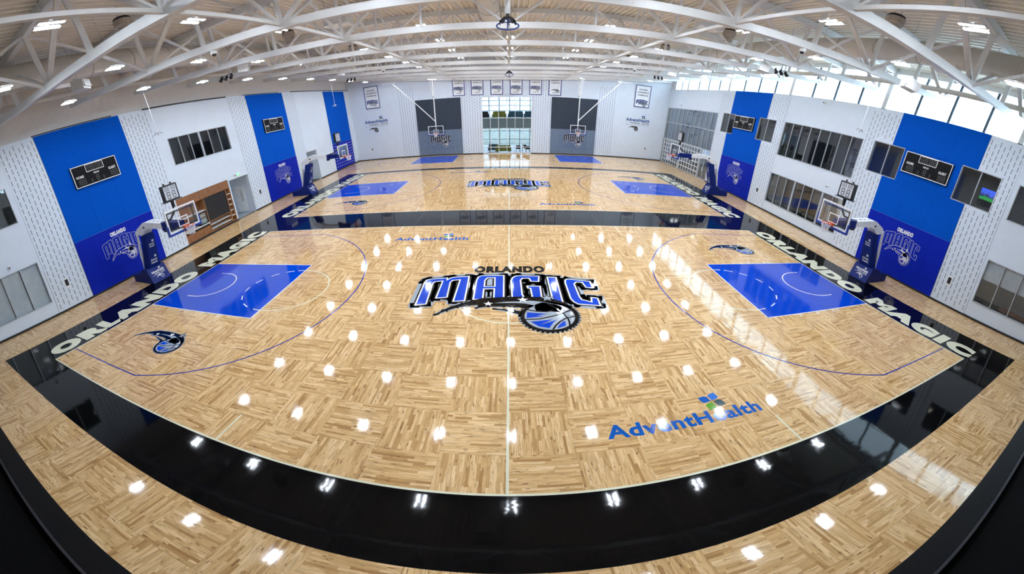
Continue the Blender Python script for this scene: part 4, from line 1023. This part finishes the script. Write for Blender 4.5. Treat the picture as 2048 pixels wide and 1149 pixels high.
# destratification fans
fm = [MB().lathe([(.02, .52), (.30, .52), (.33, .47), (.33, .42)], 20).mesh('fan_cap', M_BLACK), MB().lathe([(.32, .42), (.36, .38), (.36, .15), (.30, .08), (.29, .0)], 20).mesh('fan_body', M_FAN),
      MB().lathe([(.27, .0), (.26, -.28), (.22, -.30)], 20).mesh('fan_nozzle', M_FAN), MB().tube([(.2, 0, .5), (.05, 0, 1.12)], .008, 5).mesh('hanging_cable', M_BLACK), MB().tube([(-.2, 0, .5), (-.05, 0, 1.12)], .008, 5).mesh('hanging_cable', M_BLACK)]
for i, (x, y) in enumerate([(sx*11.1, yy) for yy in (-1.4, 9.55, 18.9, 28.2) for sx in (-1, 1)]):
    t = thing('ceiling_fan_pod', 'taupe barrel-shaped ceiling fan pod, %s pair from the camera, %s side' % (ORD[i//2], ('left', 'right')[i % 2]), 'fan', (x, y, ZD-1.12), group='ceiling fan pods', local=True)
    for m_ in fm: link(m_.name.split('.')[0], m_, t)
# box units
for i, (x, y) in enumerate(((-7.45, 7.7), (8.75, 7.2), (-7.45, 26.3), (8.75, 26.3))):
    t = thing('air_unit', 'white boxed air unit hanging under the deck, %s pair, %s side' % (ORD[i//2], ('left', 'right')[i % 2]), 'air unit', (x, y, 11.2), group='boxed air units')
    part('casing', MB().box(x-.55, x+.55, y-.5, y+.5, 11.2, 11.75), M_STEEL, t); part('grille', MB().box(x-.45, x+.45, y-.4, y+.4, 11.17, 11.2), M_DUCT, t)
    for sx in (-1, 1): part('hanger_rod', MB().tube([(x+sx*.5, y, 11.75), (x+sx*.5, y, ZD)], .012, 5), M_ALU, t)
# loudspeakers
for i, (x, y, z) in enumerate(((-13.5, -2.6, 10.35), (13.05, -1.7, 9.9), (-13.5, 7.9, 10.4), (13.05, 8.3, 10.2), (-13.5, 21.5, 10.4), (13.05, 21.5, 10.2))):
    s = 1 if x < 0 else -1
    t = thing('loudspeaker', 'white hanging loudspeaker, %s pair from the camera, %s side' % (ORD[i//2], ('left', 'right')[i % 2]), 'speaker', (x, y, z), s*.5, 'hanging loudspeakers', local=True)
    part('cabinet', MB().prism([(-.3, -.22), (.26, -.28), (.34, .12), (-.22, .24)], -.28, .28, 'y'), M_STEEL, t)
    part('grille', MB().prism([(s*.345-.02, -.2), (s*.345+.0, -.2), (s*.345+.0, .1), (s*.345-.02, .1)], -.24, .24, 'y'), M_ALUW, t)
    part('yoke', MB().box(-.03, .03, -.3, .3, .2, .26), M_ALU, t); part('hanging_cable', MB().tube([(0, 0, .2), (0, 0, ZD-z)], .012, 5), M_ALU, t)
# spot clusters
for i, (x, y) in enumerate(((-14.0, 6.9), (13.2, 6.9), (-14.0, 24.9), (13.2, 25.2))):
    t = thing('spotlight_cluster', 'three black spotlights on a bar, %s pair, %s side' % (ORD[i//2], ('left', 'right')[i % 2]), 'spotlight', (x, y, 9.9), group='black spotlight clusters', local=True)
    part('mounting_bar', MB().tube([(-.45, 0, .22), (.45, 0, .22)], .02, 6), M_BLACK, t); part('drop_rod', MB().tube([(0, 0, .22), (0, 0, ZD-9.9)], .015, 5), M_ALU, t)
    for k in (-1, 0, 1):
        a = .35*k
        part('lamp_head', MB().tube([(k*.34, .06, .14), (k*.34+sin(a)*.1, -.16, -.06)], [.08, .10], 12), M_BLACK, t); part('lamp_yoke', MB().beam((k*.34, 0, .22), (k*.34, .02, .10), .03, .12), M_BLACK, t)
# dome cameras
for i, (x, y) in enumerate(((-9.05, .15), (8.99, .15), (-9.05, 18.79), (8.99, 18.79))):
    z = zb(x)-.13
    t = thing('dome_camera', 'small white dome camera under a truss, %s pair, %s side' % (ORD[i//2], ('left', 'right')[i % 2]), 'camera', (x, y, z), group='truss dome cameras', local=True)
    part('mount_bar', MB().box(-.25, .25, -.02, .02, -.02, 0), M_WHITE, t); part('housing', MB().lathe([(.10, -.02), (.12, -.10), (.10, -.16)], 14), M_WHITE, t); part('dome', MB().lathe([(.085, -.16), (.08, -.20), (.05, -.24), (.01, -.255)], 14), M_BLACK, t)
# blue ring rigs above the two centre circles
for i, k in enumerate((0, 4)):
    y = TY(k); t = thing('ring_camera_rig', 'blue ring camera rig hanging above the %s centre circle' % ('nearer', 'farther')[i], 'camera rig', (0, y, 8.6), group='blue ring camera rigs', local=True)
    z0 = 0
    part('ring', MB().tube([(.28*cos(a*pi/16), .22*sin(a*pi/16), .17*sin(a*pi/16)) for a in range(32)], .022, 8, True), M_BLUET, t, True)
    part('ring_spoke', MB().tube([(0, -.22, -.17), (0, -.02, .22)], .018, 6), M_BLUET, t)
    for a in (30, 150): part('ring_spoke', MB().tube([(.28*cos(radians(a)), .22*sin(radians(a)), .17*sin(radians(a))), (0, 0, .22)], .018, 6), M_BLUET, t)
    part('hub', MB().lathe([(.05, .18), (.05, .38)], 10), M_BLACK, t)
    part('housing', MB().box(-.07, .07, -.07, .07, .38, .86), M_WHITE, t)
    for a in range(5):
        b = a*1.257+.3
        part('camera_head', MB().tube([(0, 0, .24), (.1*cos(b), .1*sin(b), .26), (.2*cos(b), .2*sin(b), .15), (.21*cos(b), .21*sin(b), .04)], [.02, .035, .035, .02], 6), M_BLACK, t)
# cable clusters hanging near the side walls
for i, (x, y, z) in enumerate(((-17.0, 3.37, 7.75), (17.0, 3.48, 7.82), (-17.0, 26.9, 7.68), (17.0, 27.6, 7.62), (-8.3, 34.0, 7.5), (7.55, 34.0, 7.5))):
    t = thing('hanging_microphone_cluster', 'small chrome cluster on a thin white cable, %s' % ('near left wall', 'near right wall', 'far left wall', 'far right wall', 'beside the left suspended goal', 'beside the right suspended goal')[i], 'hanging fixture', (x, y, z), group='hanging chrome clusters', local=True)
    part('cable', MB().tube([(0, 0, .1), (0, 0, ZD-z+.05)], .012, 5), M_WHITE, t)
    part('hub', MB().lathe([(.03, -.05), (.06, 0), (.03, .1)], 8), M_ALU, t)
    for a in range(7):
        b = a*.9
        part('arm', MB().tube([(0, 0, .05), (.13*cos(b), .13*sin(b), .12-.03*(a % 2)), (.25*cos(b), .25*sin(b), -.04*(a % 3))], .014, 5), M_BLACK if a % 2 else M_ALUW, t)

# ================================================================== BASKETBALL GOALS
def net(mbx, cx, cz):
    n = 10; rows = [(.222, 0), (.205, -.1), (.175, -.2), (.15, -.31), (.135, -.42)]
    for j in range(len(rows)-1):
        for i in range(n):
            for s in (-.5, .5):
                a0 = 2*pi*(i+.5*(j % 2))/n; a1 = a0+2*pi*s/n
                (r0, z0), (r1, z1) = rows[j], rows[j+1]
                mbx.tube([(cx+r0*cos(a0), r0*sin(a0), cz+z0), (cx+r1*cos(a1), r1*sin(a1), cz+z1)], .010, 4)
    return mbx
def board(t, x, pads=True, pm=None):
    """backboard facing +x at local x, rim and net"""
    H0, H1, W = 2.90, 3.97, .915
    b = part('backboard_glass', MB().box(x-.012, x, -W+.04, W-.04, H0+.04, H1-.04), M_GLASSC, t)
    mb = MB()
    for r in ((-W, W, H0, H0+.07), (-W, W, H1-.07, H1), (-W, -W+.07, H0+.07, H1-.07), (W-.07, W, H0+.07, H1-.07)): mb.box(x-.06, x+.012, *r)
    part('backboard_frame', mb, M_WHITE, t)
    mb = MB()
    for r in ((-.305, .305, 3.05, 3.10), (-.305, .305, 3.45, 3.50), (-.305, -.255, 3.10, 3.45), (.255, .305, 3.10, 3.45)): mb.box(x+.001, x+.004, *r)
    part('target_square', mb, M_WHITE, b)
    mb = MB(); mb.box(x-.16, x-.05, -.75, .75, 3.0, 3.06); mb.box(x-.16, x-.05, -.75, .75, 3.78, 3.83); mb.box(x-.14, x-.07, -.78, -.72, 3.0, 3.83); mb.box(x-.14, x-.07, .72, .78, 3.0, 3.83)
    part('rear_frame', mb, M_BLACK, t)
    if pads:
        mb = MB(); mb.box(x-.08, x+.035, -W-.03, W+.03, H0-.10, H0+.0); mb.box(x-.08, x+.035, -W-.06, -W, H0-.10, H0+.38); mb.box(x-.08, x+.035, W, W+.06, H0-.10, H0+.38)
        part('edge_pad', mb, mat('edge_pad_blue', (.006, .04, .30), .4), t)
    rx = x+.15+.2286
    rim = part('rim', MB().tube([(rx+.2286*cos(a*pi/16), .2286*sin(a*pi/16), 3.05) for a in range(32)], .015, 8, True), M_RIM, t, True)
    mb = MB(); mb.box(x, x+.12, -.13, .13, 2.92, 3.07); mb.beam((x+.08, -.08, 3.04), (rx-.19, -.1, 3.045), .03, .03); mb.beam((x+.08, .08, 3.04), (rx-.19, .1, 3.045), .03, .03)
    part('rim_bracket', mb, M_RIM, rim)
    part('net', net(MB(), rx, 3.045), M_NET, rim)
def make_goal():
    t = thing('basketball_goal', 'x', 'basketball goal', local=True, group='portable basketball goals')
    base = part('base', MB().prism([(-1, .02), (1.0, .02), (.66, .82), (.12, .80), (-.2, .52), (-1, .46)], -.6, .6), M_NAVY, t)
    for sx in (-.8, .7):
        for sy in (-.45, .45): part('caster', MB().tube([(sx, sy-.04, .05), (sx, sy+.04, .05)], .05, 12), M_BLACK, t)
    # front panel lettering
    n = Vector((.80, 0, .34)).normalized(); up = Vector((-.34, 0, .80)).normalized()
    Mx = basis((0,1,0), tuple(up), tuple(n), (.83, 0, .42))
    am3 = (M_BORD,)*4
    advent(base, Mx, -.42, .42, .10, .13, am3, .004, training=M_BORD)
    flat('rule_line', [[rect(-.42, .42, -.035, -.025)]], M_BORD, base, Mx, .004)
    emblem(base, Mx @ Matrix.Translation((.12-BX*.09, -.17-BY*.09, 0)), dict(band=M_BORD, ball=M_NAVY, seam=M_BORD, shine=M_BORD, label='small white comet emblem'), letters=False, orlando=False, lv=.004, s=.11, step=.0006, split=False)
    mast = part('mast_pad', MB().hexa([(.12, -.36, .78), (.68, -.36, .80), (.68, .36, .80), (.12, .36, .78)], [(.72, -.25, 2.78), (1.22, -.25, 2.72), (1.22, .25, 2.72), (.72, .25, 2.78)]), M_NAVY, t)
    for f, w in ((.14, .22), (.62, .17)):
        p0 = Vector((.68, 0, .80)); p1 = Vector((1.22, 0, 2.72)); c = p0.lerp(p1, f+.06); u2 = (p1-p0).normalized(); n2 = Vector((u2.z, 0, -u2.x))
        M2 = basis((0,1,0), tuple(u2), tuple(n2), tuple(c))
        tt = text('sponsor_wordmark', 'Advent', M_BORD, mast, M2, (-w, w, .0, .13*w/.22), .004, .03); text('sponsor_wordmark', 'Health', M_BORD, mast, M2, (-w*.9, w, -.17*w/.22, -.04*w/.22), .004, .03)
        flat('leaf', [[leaf(.35*w, .22*w/.22, .03, False)], [leaf(.35*w+.07, .22*w/.22, .03, True)], [leaf(.35*w, .22*w/.22+.07, .03, True)], [leaf(.35*w+.07, .22*w/.22+.07, .03, False)]], M_BORD, tt, M2, .004)
    arm = part('lift_arm', MB().prism([(.42, 2.80), (.48, 3.06), (1.28, 3.40), (1.5, 3.42), (2.9, 3.30), (2.9, 3.02), (1.64, 3.08), (1.25, 2.97), (1.0, 2.74), (.75, 2.70)], -.28, .28), M_WHITE, t)
    for i in range(4): part('arm_slot', MB().box(1.55+i*.36, 1.68+i*.36, -.05, .05, 3.33-.022*i, 3.412-.028*i), M_BLACK, arm)
    for s in (-1, 1): part('arm_slot', MB().box(1.2, 1.35, s*.281-.002, s*.281+.002, 3.1, 3.2), M_BLACK, arm)
    for s in (-1, 1):
        part('rear_strut', MB().beam((.05, s*.30, .80), (.46, s*.30, 2.95), .07, .12), M_WHITE, t)
        part('brace_rod', MB().tube([(.30, s*.38, 2.2), (.16, s*.38, 1.5), (.1, s*.34, 1.1)], .025, 6), M_ALUW, t)
    part('hydraulic_ram', MB().tube([(.0, 0, .8), (.3, 0, 2.3)], .05, 10), M_ALU, t)
    part('extension_pad', MB().hexa([(2.86, -.24, 2.92), (4.2, -.20, 2.95), (4.2, .20, 2.95), (2.86, .24, 2.92)], [(2.86, -.24, 3.32), (4.2, -.20, 3.26), (4.2, .20, 3.26), (2.86, .24, 3.32)]), M_NAVY, t)
    part('pivot_block', MB().box(2.80, 2.98, -.14, .14, 2.80, 2.93), M_BLACK, t)
    board(t, 4.40)
    # shot clock
    x = 4.12
    s = part('shot_clock', MB().box(x-.18, x, -.44, .44, 4.30, 5.04), M_BLACK, t, label='black shot clock over the backboard')
    part('clock_face', MB().box(x, x+.01, -.36, .36, 4.36, 4.98), mat('clock_face_white', (.62, .66, .72), .4), s)
    Mc = basis((0,1,0), (0,0,1), (1,0,0), (x+.01, 0, 4.30))
    flat('clock_digits', digits(-.31, .47, .11, .19, 2, .035) + digits(.055, .47, .11, .19, 2, .035) + digits(-.25, .09, .19, .33, 2, .12), M_BLACK, s, Mc, .003)['kind'] = 'stuff'
    for yy in (-.2, .2): part('horn', MB().tube([(x-.09, yy, 5.04), (x-.09, yy, 5.13)], [.035, .05], 10), M_BLACK, s)
    part('clock_shelf', MB().box(x-.24, x+.06, -.5, .5, 4.27, 4.30), M_BLACK, s)
    part('clock_bracket', MB().tube([(3.1, -.1, 3.32), (3.6, -.08, 3.42), (3.9, -.03, 3.7), (4.0, 0, 4.0), (4.02, 0, 4.28)], [.035, .045, .06, .07, .09], 8), M_BLACK, t)
    return t
g0 = make_goal()
specs = [((-17.5, .17, 0), -4.2, 'portable basketball goal at the left end of the nearer court'), ((17.5, .13, 0), 182.0, 'portable basketball goal at the right end of the nearer court'),
         ((-17.5, SEP+.0, 0), -2, 'portable basketball goal at the left end of the farther court'), ((17.4, SEP-.25, 0), 178.5, 'portable basketball goal at the right end of the farther court')]
for i, (loc, rz, lab) in enumerate(specs):
    g = g0 if i == 0 else copy_tree(g0)
    g.location = loc; g.rotation_euler = (0, 0, radians(rz)); g['label'] = lab
def hung_goal(cx, s, label):
    t = thing('suspended_goal', label, 'basketball goal', (cx, 35.5, 0), radians(-90), 'suspended basketball goals', local=True)
    board(t, 0.0)
    part('mast', MB().tube([(-.22, 0, 3.1), (-.22, 0, 9.75)], .065, 10), M_WHITE, t)
    for k in (-1, 1): part('mast_stay', MB().tube([(-.22, 0, 7.4), (-.1, k*.32, 9.7)], .04, 8), M_WHITE, t)
    part('mast_stay', MB().tube([(-.20, 0, 5.2), (.5, s*.1, 9.7)], .03, 8), M_WHITE, t)
    part('diagonal_brace', MB().tube([(-.22, 0, 4.5), (-.1, -s*4.65, 9.75)], .055, 8), M_WHITE, t)
    part('board_hanger', MB().box(-.24, -.04, -.4, .4, 3.4, 3.5), M_BLACK, t)
    part('top_beam', MB().beam((.6, -.4, 9.78), (-.6, .4, 9.78), .1, .12), M_STEEL, t)
    part('top_beam', MB().beam((.3, -s*4.2, 9.80), (-.3, -s*5.9, 9.85), .08, .1), M_STEEL, t)
    part('hoist_rod', MB().tube([(0, 0, 9.8), (0, 0, ZD+.05)], .03, 6), M_STEEL, t)
    part('hoist_rod', MB().tube([(-.1, -s*4.65, 9.75), (-.1, -s*4.65, ZD+.05)], .03, 6), M_STEEL, t)
hung_goal(-8.62, 1, 'ceiling-hung basketball goal with white mast, left of the far window')
hung_goal(7.98, -1, 'ceiling-hung basketball goal with white mast, right of the far window')
for o_ in bpy.data.objects:
    if '_local' in o_.keys(): del o_['_local']
